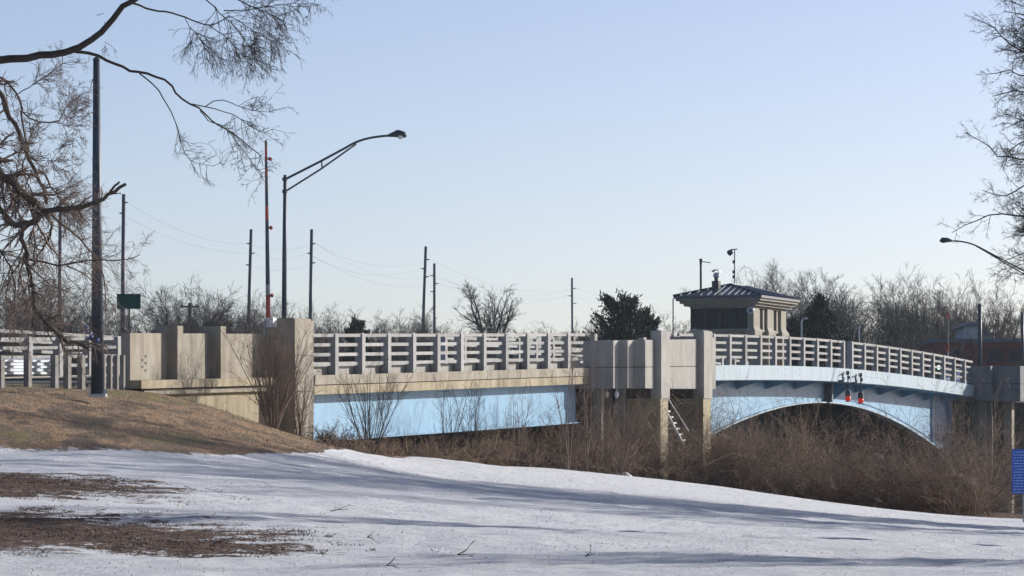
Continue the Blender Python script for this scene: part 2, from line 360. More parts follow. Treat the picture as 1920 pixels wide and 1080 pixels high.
# ------------------------------------------------------------------ pylon at the start of the span
mp1 = 1.0
tp0 = tx(553, mp1); tp1 = tx(588, mp1)
mp0 = mx(497, tp0)
ztop = zy(598, tp0, mp1)
py = thing('bridge_pylon', P((tp0+tp1)/2, 0, -.5), 'tall square concrete pylon between the panelled wing wall and the blue girder', 'pylon')
MB().rbox(tp0, tp1, mp0, mp1, -2.2, ztop).build('shaft', M['conc'], py)
for h_ in (1.25, 2.5, 3.75):
    MB().rbox(tp0+.02, tp1-.01, mp1-.01, mp1+.004, ztop-h_, ztop-h_+.03).build('form_joint', M['conc_dark'], py)
MB().rbox(tp0-.001+.06, tp1-.06, mp0+.06, mp1-.06, ztop, ztop+.04).build('cap', M['conc'], py)
bx0 = mp0+.20
MB().rbox(tp0-.35, tp0-.005, bx0, bx0+.26, ztop-.28, ztop+.04).build('junction_box', M['white'], py)
# ------------------------------------------------------------------ wing wall
mw = 0.0
wt = lambda x: tx(x, mw)
ww = thing('wing_wall', P(wt(330), -.2, .5), 'panelled cream concrete wing wall with two raised pilasters beside the grassy bank', 'wall')
T0 = wt(244); T1 = tp0
wb = lambda t: zy(713, T0)+ (zy(709, wt(420))-zy(713, T0))*(t-T0)/(wt(420)-T0)
wtop = lambda t: zy(624.5, T0)+(zy(626, wt(480))-zy(624.5, T0))*(t-T0)/(wt(480)-T0)
edges = [T0, wt(310), wt(331), wt(392), wt(412), T1-.01]
# panels sit a little behind the pilasters
mpil = mx(333, wt(331)) if False else .36
def wall_panel(a, b): MB().rbox(a, b, mw-.32, mw, wb, wtop).build('wall_panel', M['conc'], ww)
ta1 = tx(333, .36); ta2 = tx(414, .36)
wall_panel(T0, ta1); wall_panel(ta1+.42, ta2); wall_panel(ta2+.42, T1-.01)
for q in (ta1, ta2):
    MB().rbox(q, q+.42, -.45, .36, wb, lambda t: wtop(t)+.24).build('pilaster', M['conc'], ww)
for (x, y) in [(273,668),(267,675),(273,681),(267,688),(273,694.5)]:
    t = wt(x); z = zy(y, t); MB().rbox(t-.06, t+.06, -.01, .012, z-.035, z+.035).build('bolt', M['darkmetal'], ww)
tl0 = tx(264,.45)
lt = lambda t: wb(t)-.005
MB().rbox(tl0, T1-.01, -.32, .47, lambda t: wb(t)-.27, lt).build('ledge', M['conc_warm'], ww)
MB().rbox(tx(270,.33), T1-.01, -.32, .33, lambda t: wb(t)-.47, lambda t: wb(t)-.31).build('lower_ledge', M['conc'], ww)
MB().rbox(tx(272,.15), T1-.01, -.32, .15, -2.0, lambda t: wb(t)-.473).build('retaining_wall', M['conc_warm'], ww)
MB().rbox(tx(272,.15), T1-.01, -.30, .25, lambda t: wb(t)-.31, lambda t: wb(t)-.272).build('shadow_line', M['conc_dark'], ww)  # dark strip painted in for the shadow under the ledge
# road behind the wing wall
rd = MB().run(-60, t0a, 16, -.6, MF, lambda t: deck(t)-.6, lambda t: deck(t)-.12).build('approach_road', M['asphalt']); tag(rd, 'asphalt road running up to the bridge behind the guard posts', None, None, 'structure')
fk = thing('far_roadside_barrier', P(-20, MF, 0), 'low grey concrete barrier on the far side of the road seen between the guard posts', 'barrier')
MB().run(-60, t0a, 14, MF-.3, MF+.2, lambda t: deck(t)-.5, lambda t: deck(t)+.18).build('barrier_wall', M['conc_grey'], fk)
MB().run(-60, 1.5, 14, MF-.05, MF+.1, lambda t: deck(t)+.185, lambda t: deck(t)+.28).build('coping', M['rail'], fk)
rf = thing('far_roadside_railing', P(-20, MF-.4, 0), 'three-bar pale railing across the road at the far left', 'railing')
zfr = lambda t: zy(627.5, tx(120, MF-.4), MF-.4)+ (t-tx(120,MF-.4))*.0
trl = [tx(x, MF-.4) for x in (-60, 51, 108, 163, 217, 242)]
for h in (0.02, -.33, -.70):
    MB().rbox(trl[0]-4, tx(246,MF-.4), MF-.5, MF-.38, lambda t: zfr(t)+h-.07, lambda t: zfr(t)+h+.05).build('rail_bar', M['rail'], rf)
for t in [trl[0]-1]+trl[1:5]:
    MB().rbox(t-.09, t+.09, MF-.70, MF-.51, lambda q: deck(q)-.2, lambda q: zfr(q)-.08).build('rail_post', M['rail'], rf)
# guard rail at the near edge
gr = thing('roadside_guard_rail', P(tx(100,0), 0, 1.7), 'row of square timber guard posts carrying a corrugated steel beam at far left', 'guard rail')
for x in (9, 60, 110, 134, 160, 199, 211, 223, 235):
    wd = .30 if x < 165 else .15
    t = tx(x, .1); zt = zy(666 if x > 0 else 672, t)
    if x < 165:
        MB().rbox(t-.22, t, .1-.17, .1, 1.0, zt).build('guard_post', M['post'], gr)
    else:
        MB().rbox(t-.12, t, .1-.14, .1, 1.0, zt).build('guard_post', M['post'], gr)
for t in (tx(-45,.1), tx(-95,.1)):
    MB().rbox(t-.26, t, -.26, .1, 1.0, zy(668, t)).build('guard_post', M['post'], gr)
prof = [(0,.0),(.07,.04),(.07,.10),(0,.15),(0,.19),(.07,.23),(.07,.29),(0,.33),(0,.37),(.07,.41),(.07,.47),(0,.51)]
b = MB(); ta_, tb_ = tx(-130,-.35), tx(98,-.35)
vs = []; 
for t in (ta_, tb_):
    zb = zy(704, t)
    vs += [P(t, -.40+a, zb+h) for a, h in prof]+[P(t, -.42+a, zb+h) for a, h in prof]
n_ = len(prof); fs = []
for i in range(n_-1):
    fs += [(i, i+1, 2*n_+i+1, 2*n_+i), (n_+i, 3*n_+i, 3*n_+i+1, n_+i+1)]
b.add(vs, fs); b.build('steel_beam', M['galv'], gr)
# ------------------------------------------------------------------ near pier
def plan_trace(x0, m0, steps):
    t = tx(x0, m0); m = m0; pts = [(t, m)]
    for k, x in steps:
        if k == 'n': m = mx(x, t)
        else: t = tx(x, m)
        pts.append((t, m))
    return pts
def slab_from_plan(pts, zb, zt, name, mt, parent, back):
    poly = pts+[(pts[-1][0], back), (pts[0][0], back)]
    n = len(poly); vs = [P(t,m,zb(t)) for t,m in poly]+[P(t,m,zt(t)) for t,m in poly]
    fs = [tuple(range(n)), tuple(range(2*n-1, n-1, -1))]+[(i, n+i, n+(i+1)%n, (i+1)%n) for i in range(n)]
    return link_mesh(name, vs, fs, mt, parent)
pr = thing('bridge_pier', P(38, 0, -2), 'stepped concrete pier with two tall pillars between the straight blue girder and the arch', 'bridge pier')
pts = plan_trace(1110, 0.0, [('n',1150),('u',1160),('n',1177),('u',1188),('n',1210),('u',1226)])
mpan = pts[-1][1]
zs = lambda y: zy(y, tx(1240, mpan), mpan)
zseam = zs(687); zbot = zs(731); zt_ = zs(638)
lin = lambda ya, yb: (lambda t: zy(ya, tx(1150, 1), 1)+(zy(yb, tx(1307, mpan), mpan)-zy(ya, tx(1150,1),1))*(t-tx(1150,1))/(tx(1307,mpan)-tx(1150,1)))
f_top = lin(638.5, 636); f_seam = lin(688, 686); f_bot = lin(728, 729)
slab_from_plan(pts, f_bot, lambda t: f_seam(t)-.035, 'lower_parapet', M['conc_grey'], pr, MF)
slab_from_plan(pts, lambda t: f_seam(t)+.0, f_top, 'upper_parapet', M['conc_grey'], pr, mpan*0-.4)
ipts = [(t-.0, m-.03) for t, m in pts]; ipts = [(a+.03, b_) for a, b_ in ipts[:-1]]+[(ipts[-1][0]-.01, ipts[-1][1])]
slab_from_plan(ipts, lambda t: f_seam(t)-.034, lambda t: f_seam(t)-.001, 'joint', M['conc_dark'], pr, -.5)
# little stubs on the parapet
for x in (1113, 1205, 1300):
    m_ = 0 if x < 1150 else (mx(1205, pts[4][0]) if x < 1250 else mpan-.1)
    t = tx(x, m_-.1); MB().rbox(t, t+.35, m_-.3, m_-.05, f_top, lambda q: f_top(q)+(.30 if x < 1150 else .12)).build('parapet_stub', M['conc_grey'], pr)
# pillars as cross walls
tA0 = tx(1226, mpan)+.02; 
mpl = mx(1240, tx(1227, mpan)+.1)
def pillar(xl, xr, name='pillar'):
    a = tx(xl, mpl); b_ = tx(xr, mpl); zt = zy(619, a, mpl); zm = zy(747, a, mpl)
    mi = mx(xl-20, a)
    MB().rbox(a, b_, mi, mpl, zm, zt-.05).build(name, M['conc_grey'], pr)
    MB().hexa([P(a,mi,zt-.05),P(a,mpl,zt-.05),P(b_,mpl,zt-.05),P(b_,mi,zt-.05)],[P(a+.06,mi+.1,zt),P(a+.06,mpl-.1,zt),P(b_-.06,mpl-.1,zt),P(b_-.06,mi+.1,zt)]).build('pillar_cap', M['conc_grey'], pr)
    MB().rbox(a+.02, b_-.12, .6, mpl-.04, -4.2, zm-.003).build('pillar_foot', M['conc_warm'], pr)
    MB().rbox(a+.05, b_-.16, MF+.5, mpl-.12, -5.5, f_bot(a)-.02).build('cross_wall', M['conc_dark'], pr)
    return a, b_
a1, b1 = pillar(1240, 1256); a2, b2 = pillar(1320, 1336)
MB().rbox(b1+.003, a2-.003, -.4, mpan, lambda t: f_seam(t), f_top).build('upper_panel', M['conc_grey'], pr)
MB().rbox(b1+.003, a2-.003, MF, mpan, f_bot, lambda t: f_seam(t)-.035).build('lower_panel', M['conc_grey'], pr)
MB().rbox(b1+.003, a2-.003, -.4, mpan-.03, lambda t: f_seam(t)-.034, lambda t: f_seam(t)-.001).build('joint', M['conc_dark'], pr)
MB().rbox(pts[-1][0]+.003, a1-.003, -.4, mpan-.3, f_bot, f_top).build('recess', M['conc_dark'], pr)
me_ = mpl-.5; te = tx(1342, me_)
MB().rbox(b2+.003, te, -.2, me_, f_bot, lambda t: zy(633, te, me_)).build('end_block', M['conc_grey'], pr)
# columns under the stepped parapet
for x, m_, wdt in ((1128, .35, .33), (1149, .0, .3), (1170, .6, .3)):
    t = tx(x, m_); MB().rbox(t-.0, t+wdt, m_-.4, m_, -3.5, f_bot(t)).build('column', M['conc'] if x < 1140 else M['conc_grey'], pr)
for x, m_ in ((1137, .3), (1156, .9)):
    t = tx(x, m_); z = f_bot(t); c = P(t, m_, z-.20)
    fx = MB().tube([(c[0],c[1],z+.01),(c[0],c[1],z-.12)], .05, 8).build('light_fixture', M['galv'], pr)
    MB().tube([(c[0],c[1],z-.12),(c[0],c[1],z-.2),(c[0],c[1],z-.34),(c[0],c[1],z-.40)], [.06,.10,.09,.04], 10).build('shade', M['white'], fx, True)
# service stair between the pillars
st = thing('service_stair', P((b1+a2)/2, 1.2, -3), 'steep grey steel stair hanging between the two tall pillars', 'stair')
tms = (b1+a2)/2
for dm in (0, .55):
    q0 = P(tms-.6, 0.2+dm, 0); 
    A = np.array(P(b1+.7, 0.75+dm, zy(733, b1+.7, .75+dm))); tb2 = b1+.7; mb2 = mx(1286, tb2)
    Bp = np.array(P(tb2, mb2-.7+dm, zy(830, tb2, mb2)))
    MB().tube([A, Bp], .06, 6).build('stringer', M['galv'], st)
    MB().tube([A+np.array([.0,-.1,.0])+np.array([N[0]*.28,N[1]*.28,.12]), Bp+np.array([N[0]*.28,N[1]*.28,.5])], .03, 6).build('handrail', M['galv'], st)
for i in range(9):
    f = (i+.5)/9; a_ = np.array(P(tb2, .75, zy(733, tb2, .75)))*(1-f)+np.array(P(tb2, mb2-.7, zy(830, tb2, mb2)))*f
    c = a_; MB().hexa([tuple(c+np.array([N[0]*p-U[0]*0, N[1]*p, -.05])+np.array([U[0]*s, U[1]*s, 0])) for p, s in ((-.1,-.05),(.6,-.05),(.6,.5),(-.1,.5))],
                     [tuple(c+np.array([N[0]*p, N[1]*p, .02])+np.array([U[0]*s, U[1]*s, 0])) for p, s in ((-.1,-.05),(.6,-.05),(.6,.5),(-.1,.5))]).build('tread', M['galv'], st)
# ------------------------------------------------------------------ bascule span with the arch
TL, TR, TC = b2+.02, 99.4, 70.2
bs_ = thing('bascule_span', P(TC, -1.3, 0), 'pale blue arched drawbridge span with white edge beam and post railing over the brush', 'bridge span')
s1 = [45.95+2.6*i for i in range(10)]; s2 = [71.05+2.6*i for i in range(11)]
railing(bs_, s1, 0.0, deck, first=te); railing(bs_, s2, 0.0, deck, bars_to=99.0)
for a_, b_ in ((TL, TC-.03), (TC+.03, 99.2)):
    MB().run(a_, b_, 14, .06, -.12, lambda t: deck(t)-.72, deck).build('edge_beam', M['palefascia'], bs_)
    MB().run(a_, b_, 14, -.123, -1.3, lambda t: deck(t)-.75, lambda t: deck(t)-.45).build('cantilever_slab', M['blue'], bs_)
    MB().run(a_, b_, 14, -1.303, MF+1.3, lambda t: deck(t)-.6, lambda t: deck(t)-.08).build('road_deck', M['asphalt'], bs_)
    MB().run(a_, b_, 14, MF-.06, MF+1.29, lambda t: deck(t)-.72, lambda t: deck(t)-.02).build('far_edge_beam', M['palefascia'], bs_)
for i in range(21):      # bolt rows on the edge beam
    t = 47.2+2.6*i
    if t < 98:
        for h in (-.18, -.48): MB().rbox(t, t+.10, .058, .075, deck(t)+h, deck(t)+h+.05).build('bolt', M['galv'], bs_)
for i in range(10):
    t = 48.5+5.2*i
    if t < 98: MB().rbox(t, t+.02, .056, .063, lambda q: deck(q)-.715, lambda q: deck(q)-.005).build('seam', M['galv'], bs_)
railing(bs_, s1[0:], MF, deck); railing(bs_, s2, MF, deck)
WM = -1.36
ax = [(1335,809),(1405,778.5),(1458,761),(1518,754.5),(1557,754),(1609.5,762),(1652,779),(1704.5,807.5),(1733,822.5),(1771,853)]
tt = np.array([tx(x, WM) for x, y in ax]); za = np.array([zy(y, t, WM) for (x, y), t in zip(ax, tt)])
# arch fitted as a smooth symmetric curve of those points
uu = (tt-TC); Am = np.stack([np.ones_like(uu), uu*.02, uu**2, uu**4], 1); co = np.linalg.lstsq(Am, za, rcond=None)[0]
arch = lambda t: float(co[0]+co[1]*(t-TC)*.02+co[2]*(t-TC)**2+co[3]*(t-TC)**4)
webend = tx(1786, WM)
for mo, s in ((WM, 1), (MF-WM, -1)):
    for a_, b_ in ((TL, TC-.12), (TC+.12, webend)):
        n = 20
        w_ = MB().run(a_, b_, n, mo, mo-.06*s, lambda t: min(arch(t), deck(t)-.8), lambda t: deck(t)-.62).build('arch_web', M['blue'], bs_)
        MB().run(a_, b_, n, mo+.22*s, mo-.28*s, lambda t: arch(t)-.07, lambda t: arch(t)+.0).build('bottom_flange', M['palefascia'] if s > 0 else M['blue'], bs_)
        MB().run(a_, b_, n, mo+.05*s, mo+.003*s, lambda t: arch(t)+.26, lambda t: arch(t)+.30).build('web_rib', M['blue'], bs_)
MB().rbox(TC-.16, TC+.16, WM-.2, WM+.42, arch(TC)-.02, deck(TC)-.76).build('centre_lock', M['under'], bs_)
for i, t in enumerate([48.6, 53.8, 59.0, 64.2, 71.6, 76.3, 81.5, 86.7, 91.9, 96.5]):
    big = abs(t-TC) < 2
    dz = .95 if big else .42
    zt = deck(t)-.755
    pl = [P(t, WM+.005, zt), P(t, -.14, zt), P(t, -.14, zt-.03), P(t, WM+.005, max(zt-dz, arch(t)+.1))]
    MB().prism(pl, (U[0]*.05, U[1]*.05, 0)).build('deck_bracket', M['blue'], bs_)
    MB().rbox(t, t+.2, WM-.07, MF-WM+.07, lambda q: deck(q)-1.25, lambda q: deck(q)-.61).build('floor_beam', M['under'], bs_)
for t in (tx(1745, WM), tx(1752,WM)+3):
    MB().rbox(t, t+.05, WM+.003, WM+.14, lambda q: arch(q)+.01, lambda q: deck(q)-.77).build('web_stiffener', M['blue'], bs_)
for mq in (-4.5, -7.6, -10.6):
    MB().run(43, 98, 14, mq, mq-.12, lambda t: deck(t)-1.0, lambda t: deck(t)-.62).build('stringer', M['under'], bs_)
# ------------------------------------------------------------------ far pier
fp = thing('bridge_pier', P(102, 0, -4.5), 'shaded grey concrete pier at the right end of the arch, behind the blue sign', 'bridge pier')
fpts = plan_trace(1829, .15, [('n',1857),('u',1862),('n',1913),('u',1920),('u',1935)])
mq = fpts[-1][1]
zf = lambda y: zy(y, fpts[0][0], .5)
pe = [(99.6,.15)]+fpts[1:]
slab_from_plan(fpts, lambda t: zf(752), lambda t: zf(720), 'lower_parapet', M['conc_shade'], fp, MF)
slab_from_plan(fpts, lambda t: zf(719), lambda t: zf(686), 'upper_parapet', M['conc_shade'], fp, -.4)
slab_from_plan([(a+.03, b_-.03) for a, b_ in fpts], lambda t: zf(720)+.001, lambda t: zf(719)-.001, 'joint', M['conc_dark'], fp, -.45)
for x, y0, m_, wd, mt in ((1835,754,.0,.35,'conc'),(1847,754,.45,.6,'conc'),(1859,754,.75,.4,'conc_shade'),(1897,754,1.9,.7,'conc')):
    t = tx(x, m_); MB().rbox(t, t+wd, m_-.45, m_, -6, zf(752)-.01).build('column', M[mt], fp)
    if x == 1847:
        MB().hexa([P(t-.25,m_-.6,-6),P(t-.25,m_+.18,-6),P(t+wd+.25,m_+.18,-6),P(t+wd+.25,m_-.6,-6)],
                  [P(t-.02,m_-.47,-2.3),P(t-.02,m_+.02,-2.3),P(t+wd+.02,m_+.02,-2.3),P(t+wd+.02,m_-.47,-2.3)]).build('column_foot', M['conc'], fp)
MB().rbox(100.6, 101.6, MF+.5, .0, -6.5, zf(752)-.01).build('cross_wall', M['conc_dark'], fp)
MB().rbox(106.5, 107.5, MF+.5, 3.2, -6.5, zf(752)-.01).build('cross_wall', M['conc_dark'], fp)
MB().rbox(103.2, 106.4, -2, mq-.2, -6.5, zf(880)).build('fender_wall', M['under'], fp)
for x in (1880, ):
    MB().rbox(tx(x,-.6), tx(x,-.6)+1.2, -.8, -.6, zf(686), zf(683)).build('parapet_stub', M['conc_shade'], fp)
# road beyond
rd2 = MB().run(99.5, 200, 16, 0, MF, lambda t: deck(t)-.6, lambda t: deck(t)-.08).build('far_road', M['asphalt']); tag(rd2, 'road deck continuing beyond the far pier', None, None, 'structure')
# ------------------------------------------------------------------ navigation signals
for i, (x, lab) in enumerate(((1580, 'left one of two red navigation lamps hanging from the white edge beam'), (1604, 'right one of two red navigation lamps hanging from the white edge beam'))):
    t = tx(x, .25); dy = i*4; Q = lambda X, Yp: P(tx(X, .25), .25, zy(Yp+dy, tx(X, .25), .25))
    s_ = thing('navigation_lamp', Q(x, 716), lab, 'signal lamp', 'navigation lamps hanging from the edge beam')
    MB().tube([Q(x,717),Q(x,704),Q(x+1.5,700),Q(x+5,698),Q(x+8.5,699),Q(x+10,703),Q(x+10,732)], .035, 6).build('gooseneck_pipe', M['darkmetal'], s_)
    q0 = Q(x+9, 699); MB().box(q0, .09, .09, .10).build('pipe_joint', M['darkmetal'], s_)
    q0 = Q(x+11, 708); MB().box(q0, .07, .07, .09).build('junction_box', M['darkmetal'], s_)
    q0 = P(tx(x,.25), .15, zy(714+dy, t, .2)); MB().rbox(t-.06, t+.06, .0651, .26, q0[2]-.05, q0[2]+.05).build('wall_bracket', M['darkmetal'], s_)
    a_, b_, c_, d_ = Q(x+10,731), Q(x+10,734), Q(x+10,743), Q(x+10,752)
    MB().tube([a_, b_, c_], [.07,.15,.15], 10).build('lamp_housing', M['darkmetal'], s_)
    MB().tube([c_, (c_[0],c_[1],c_[2]-.05), (d_[0],d_[1],d_[2]+.07), d_], [.10,.15,.15,.09], 12).build('red_lens', M['redlens'], s_, True)
    MB().tube([d_, (d_[0],d_[1],d_[2]-.04)], [.15,.13], 10).build('base_ring', M['darkmetal'], s_)
# ------------------------------------------------------------------ operator house
mh = -15.0; th0 = tx(1413, mh); th1 = tx(1474, mh); mhb = mx(1290, th0)
hz = lambda y: zy(y, th0, mh)
oh = thing('operator_house', P(th0, mh, hz(690)), 'small limestone bridge house with dark ribbed hip roof and a band of windows', 'building')
MB().rbox(th0+.25, th1-.25, mhb+.25, mh-.25, hz(760), hz(616)).build('lower_wall', M['stone'], oh)
MB().rbox(th0+.12, th1-.12, mhb+.12, mh-.12, hz(621), hz(616)).build('window_sill', M['stone'], oh)
MB().rbox(th0+.5, th1-.5, mhb+.5, mh-.5, hz(616), hz(577)).build('core_wall', M['conc_dark'], oh)
MB().rbox(th0+.1, th1-.1, mhb+.1, mh-.1, hz(577), hz(573)).build('lintel', M['stone'], oh)
nw = 4; wm_ = (mh-.40-(mhb+.1))/nw
for i in range(nw):
    a_ = mhb+.1+i*wm_
    f_ = MB().rbox(th0+.20, th0+.30, a_+.0, a_+.10, hz(616), hz(577)).build('window_frame', M['darkmetal'], oh)
    MB().rbox(th0+.30, th0+.36, a_+.10, a_+wm_, hz(615.5), hz(577.5)).build('pane', M['glass'], f_)
tl = th1-th0
for j, fx in enumerate((0.0, .42, .84)):
    a_ = th0+fx*tl; wdt = .16*tl
    MB().rbox(a_, a_+wdt, mh-.4, mh, hz(612), hz(577)).build('pilaster', M['stone'], oh)
    MB().hexa([P(a_-.1,mh-.5,hz(620)),P(a_-.1,mh+.12,hz(620)),P(a_+wdt+.3,mh+.12,hz(620)),P(a_+wdt+.3,mh-.5,hz(620))],
              [P(a_,mh-.4,hz(612)),P(a_,mh,hz(612)),P(a_+wdt,mh,hz(612)),P(a_+wdt,mh-.4,hz(612))]).build('pilaster_flare', M['stone'], oh)
    MB().rbox(a_-.1, a_+wdt+.3, mh-.5, mh+.12, hz(760), hz(620)).build('buttress', M['stone'], oh)
    if j < 2:
        c0 = a_+wdt+.25
        for k in range(2):
            MB().rbox(c0+k*.16*tl*.8+.02, c0+k*.16*tl*.8+.30, mh-.3, mh-.10, hz(616), hz(577)).build('mullion', M['stone'], oh)
        f_ = MB().rbox(a_+wdt+.02, th0+(fx+.42)*tl-.02, mh-.42, mh-.36, hz(616), hz(577)).build('side_window', M['glass'], oh)
c = P(th0-.02, mh-.12, hz(582)); 
MB().tube([P(th0-.12, mh-.18, hz(582)), P(th0+.0, mh-.18, hz(582))], .23, 14).build('round_lamp', M['galv'], oh)
MB().tube([P(th0-.14, mh-.18, hz(582)), P(th0-.10, mh-.18, hz(582))], .11, 12).build('lamp_lens', M['darkmetal'], oh)
for k, (o_, ya, yb) in enumerate(((.22,573,568.5),(.42,568.3,563.5),(.62,563.3,559))):
    MB().rbox(th0-o_, th1+o_, mhb-o_, mh+o_, hz(ya), hz(yb)).build('cornice_step', M['stone'], oh)
e = .74; ze = hz(559); zr = hz(530.5)
MB().rbox(th0-e, th1+e, mhb-e, mh+e, ze+.003, ze+.16).build('gutter', M['roof'], oh)
mmid = (mhb+mh)/2; wr = (mh-mhb)/2+e; tr0 = th0-e+wr; tr1 = th1+e-wr
ze += .165; A = [P(th0-e,mhb-e,ze),P(th0-e,mh+e,ze),P(th1+e,mh+e,ze),P(th1+e,mhb-e,ze),P(tr0,mmid,zr),P(tr1,mmid,zr)]
link_mesh('hip_roof', A, [(0,4,1),(1,4,5,2),(2,5,3),(3,5,4,0),(0,1,2,3)], M['roof'], oh)
nr = 13
for i in range(1, nr):       # ribs on the left hip and on the long slope
    f = i/nr; mm_ = mhb-e+(mh-mhb+2*e)*f; h = 1-abs(2*f-1)
    a_ = np.array(P(th0-e, mm_, ze+.03)); b_ = np.array(P(th0-e+(tr0-th0+e)*h, mm_, ze+.03+(zr-ze)*h))
    MB().tube([a_, b_], .045, 4).build('roof_rib', M['ribs'], oh)
for i in range(1, 20):
    tq = th0-e+(th1-th0+2*e)*i/20; h = min(1, (tq-(th0-e))/wr, ((th1+e)-tq)/wr)
    MB().tube([P(tq, mh+e, ze+.03), P(tq, mh+e-wr*h, ze+.03+(zr-ze)*h)], .035, 4).build('roof_rib', M['roof'], oh)
for a_, b_ in ((0,4),(1,4),(2,5),(3,5),(4,5)): MB().tube([np.array(A[a_])+[0,0,.04], np.array(A[b_])+[0,0,.04]], .07, 6).build('ridge_cap', M['roof'], oh)
# vent stack, antenna mast, floodlight pole
tv = th0+.9; mv = mx(1343, tv)
vs_ = thing('roof_vent', P(tv, mv, zy(542,tv,mv)), 'short dark roof vent with a curved metal hood on the operator house', 'vent')
MB().rbox(tv-.25, tv+.25, mv-.22, mv+.22, zy(545,tv,mv), zy(527,tv,mv)).build('stack', M['darkmetal'], vs_)
MB().tube([P(tv,mv,zy(528,tv,mv)), P(tv,mv,zy(519,tv,mv))], .13, 10).build('neck', M['darkmetal'], vs_)
hp = []
for k in range(9):
    q = math.pi*k/8-.25; hp.append((math.cos(q)*.27, math.sin(q)*.22))
b = MB(); z0 = zy(513,tv,mv)
poly = [P(tv-.2, mv+a_, z0+c_+.05) for a_, c_ in hp]+[P(tv-.2, mv+a_*.8, z0+c_*.8+.05) for a_, c_ in hp[::-1]]
b.prism(poly, (U[0]*.4, U[1]*.4, 0)).build('hood', M['galv'], vs_)
MB().tube([P(tv-.05,mv,z0-.12), P(tv+.05,mv,z0-.12)], .20, 14).build('hood_disc', M['galv'], vs_)
tm_ = th0-.1; mm1 = mx(1314, tm_)
an = thing('roof_mast', P(tm_, mm1, zy(552,tm_,mm1)), 'dark mast with a short side arm at the left of the operator house roof', 'mast')
MB().tube([P(tm_,mm1,zy(556,tm_,mm1)), P(tm_,mm1,zy(498,tm_,mm1))], .07, 8).build('mast_pole', M['polesteel'], an)
MB().tube([P(tm_,mm1,zy(498,tm_,mm1)), P(tm_,mm1,zy(485,tm_,mm1))], [.07,.1], 8).build('mast_head', M['darkmetal'], an)
MB().tube([P(tm_,mm1,zy(490,tm_,mm1)), P(tm_,mm1+.65,zy(493,tm_,mm1))], .03, 6).build('side_arm', M['galv'], an)
tm_ = th0+5; mm1 = mx(1377.5, tm_)
an = thing('floodlight_pole', P(tm_, mm1, zy(545,tm_,mm1)), 'thin pole with a round floodlight at its top, right of the roof vent', 'floodlight')
MB().tube([P(tm_,mm1,zy(545,tm_,mm1)), P(tm_,mm1,zy(467,tm_,mm1))], .045, 8).build('pole', M['galv'], an)
MB().tube([P(tm_,mm1-.25,zy(468,tm_,mm1)), P(tm_,mm1+.18,zy(467,tm_,mm1))], .035, 6).build('crossarm', M['darkmetal'], an)
c = P(tm_, mm1-.24, zy(472,tm_,mm1)); MB().tube([(c[0]-.14,c[1]-.1,c[2]-.1),(c[0],c[1],c[2]),(c[0]+.1,c[1],c[2]+.08)], [.19,.18,.06], 10).build('lamp_head', M['darkmetal'], an)
for y in (491, 510, 519): MB().box(P(tm_, mm1-.06, zy(y,tm_,mm1)), .08, .08, .10).build('equipment_box', M['darkmetal'], an)
tm_ = th0-.8; mm1 = mx(1262, tm_)
an = thing('thin_pole', P(tm_, mm1, deck(tm_)), 'thin bare pole standing at the left eave of the operator house', 'pole')
MB().tube([P(tm_,mm1,deck(tm_)-.1), P(tm_,mm1,zy(560,tm_,mm1))], .04, 6).build('shaft', M['polesteel'], an)
# ------------------------------------------------------------------ street lamps
def bez(p, n=14):
    p = [np.array(q, float) for q in p]; out = []
    for i in range(n+1):
        f = i/n; out.append((1-f)**3*p[0]+3*(1-f)**2*f*p[1]+3*(1-f)*f*f*p[2]+f**3*p[3])
    return out
YL = 137.0
L = lambda x, y: at(x, y, YL)
sp = thing('street_lamp', (L(533,700)[0], YL, 2.2), 'tall grey street lamp with a long double arm reaching right above the approach span', 'street lamp')
MB().tube([(L(532,700)[0],YL,2.2), L(533.5,480), L(534.5,328)], [.10,.085,.06], 12).build('pole', M['polesteel'], sp, True)
MB().tube([L(535,336), L(600,303), L(650,276)]+bez([L(650,276),L(672,262),L(695,256),L(735,254)])[1:], .045, 8).build('upper_arm', M['polesteel'], sp, True)
MB().tube([L(535,359), L(600,318), L(668,270)], .035, 8).build('lower_arm', M['polesteel'], sp, True)
MB().tube([L(603,302), L(604,316)], .03, 6).build('arm_strut', M['polesteel'], sp); MB().tube([L(664,266), L(667,272)], .03, 6).build('arm_strut', M['polesteel'], sp)
for y in (336, 359): MB().tube([L(534,y+3), L(534,y-3)], .10, 10).build('clamp', M['darkmetal'], sp)
MB().tube([L(728,254.3), L(738,252), L(748,250.5), L(758,253), L(762,256)], [.05,.10,.14,.12,.04], 10).build('lamp_head', M['darkmetal'], sp, True)
c = np.array(L(751,258)); MB().tube([c+[0,0,.07], c, c-[0,0,.06]], [.13,.11,.04], 10).build('lens_bowl', M['white'], sp, True)
c = np.array(L(744,248.5)); MB().tube([c, c+[0,0,.09]], .05, 8).build('photocell', M['darkmetal'], sp)
YL2 = 205.0
L = lambda x, y: at(x, y, YL2)
s2_ = thing('street_lamp', (L(2005,700)[0], YL2, 2.8), 'street lamp whose head and long arm come in from the right edge', 'street lamp')
MB().tube([(L(2005,700)[0],YL2,1.5), L(2005,545)], [.12,.07], 12).build('pole', M['polesteel'], s2_, True)
MB().tube(bez([L(1785,451.5),L(1805,452),L(1822,456),L(1835,463)])+[L(1920,508), L(2005,552)], .045, 8).build('upper_arm', M['polesteel'], s2_, True)
MB().tube([L(1828,460), L(1920,514), L(2005,575)], .035, 8).build('lower_arm', M['polesteel'], s2_, True)
MB().tube([L(1875,485), L(1875,490)], .03, 6).build('arm_strut', M['polesteel'], s2_)
MB().tube([L(1762,452), L(1767,450.5), L(1776,450), L(1787,451.5)], [.05,.16,.13,.05], 10).build('lamp_head', M['darkmetal'], s2_, True)
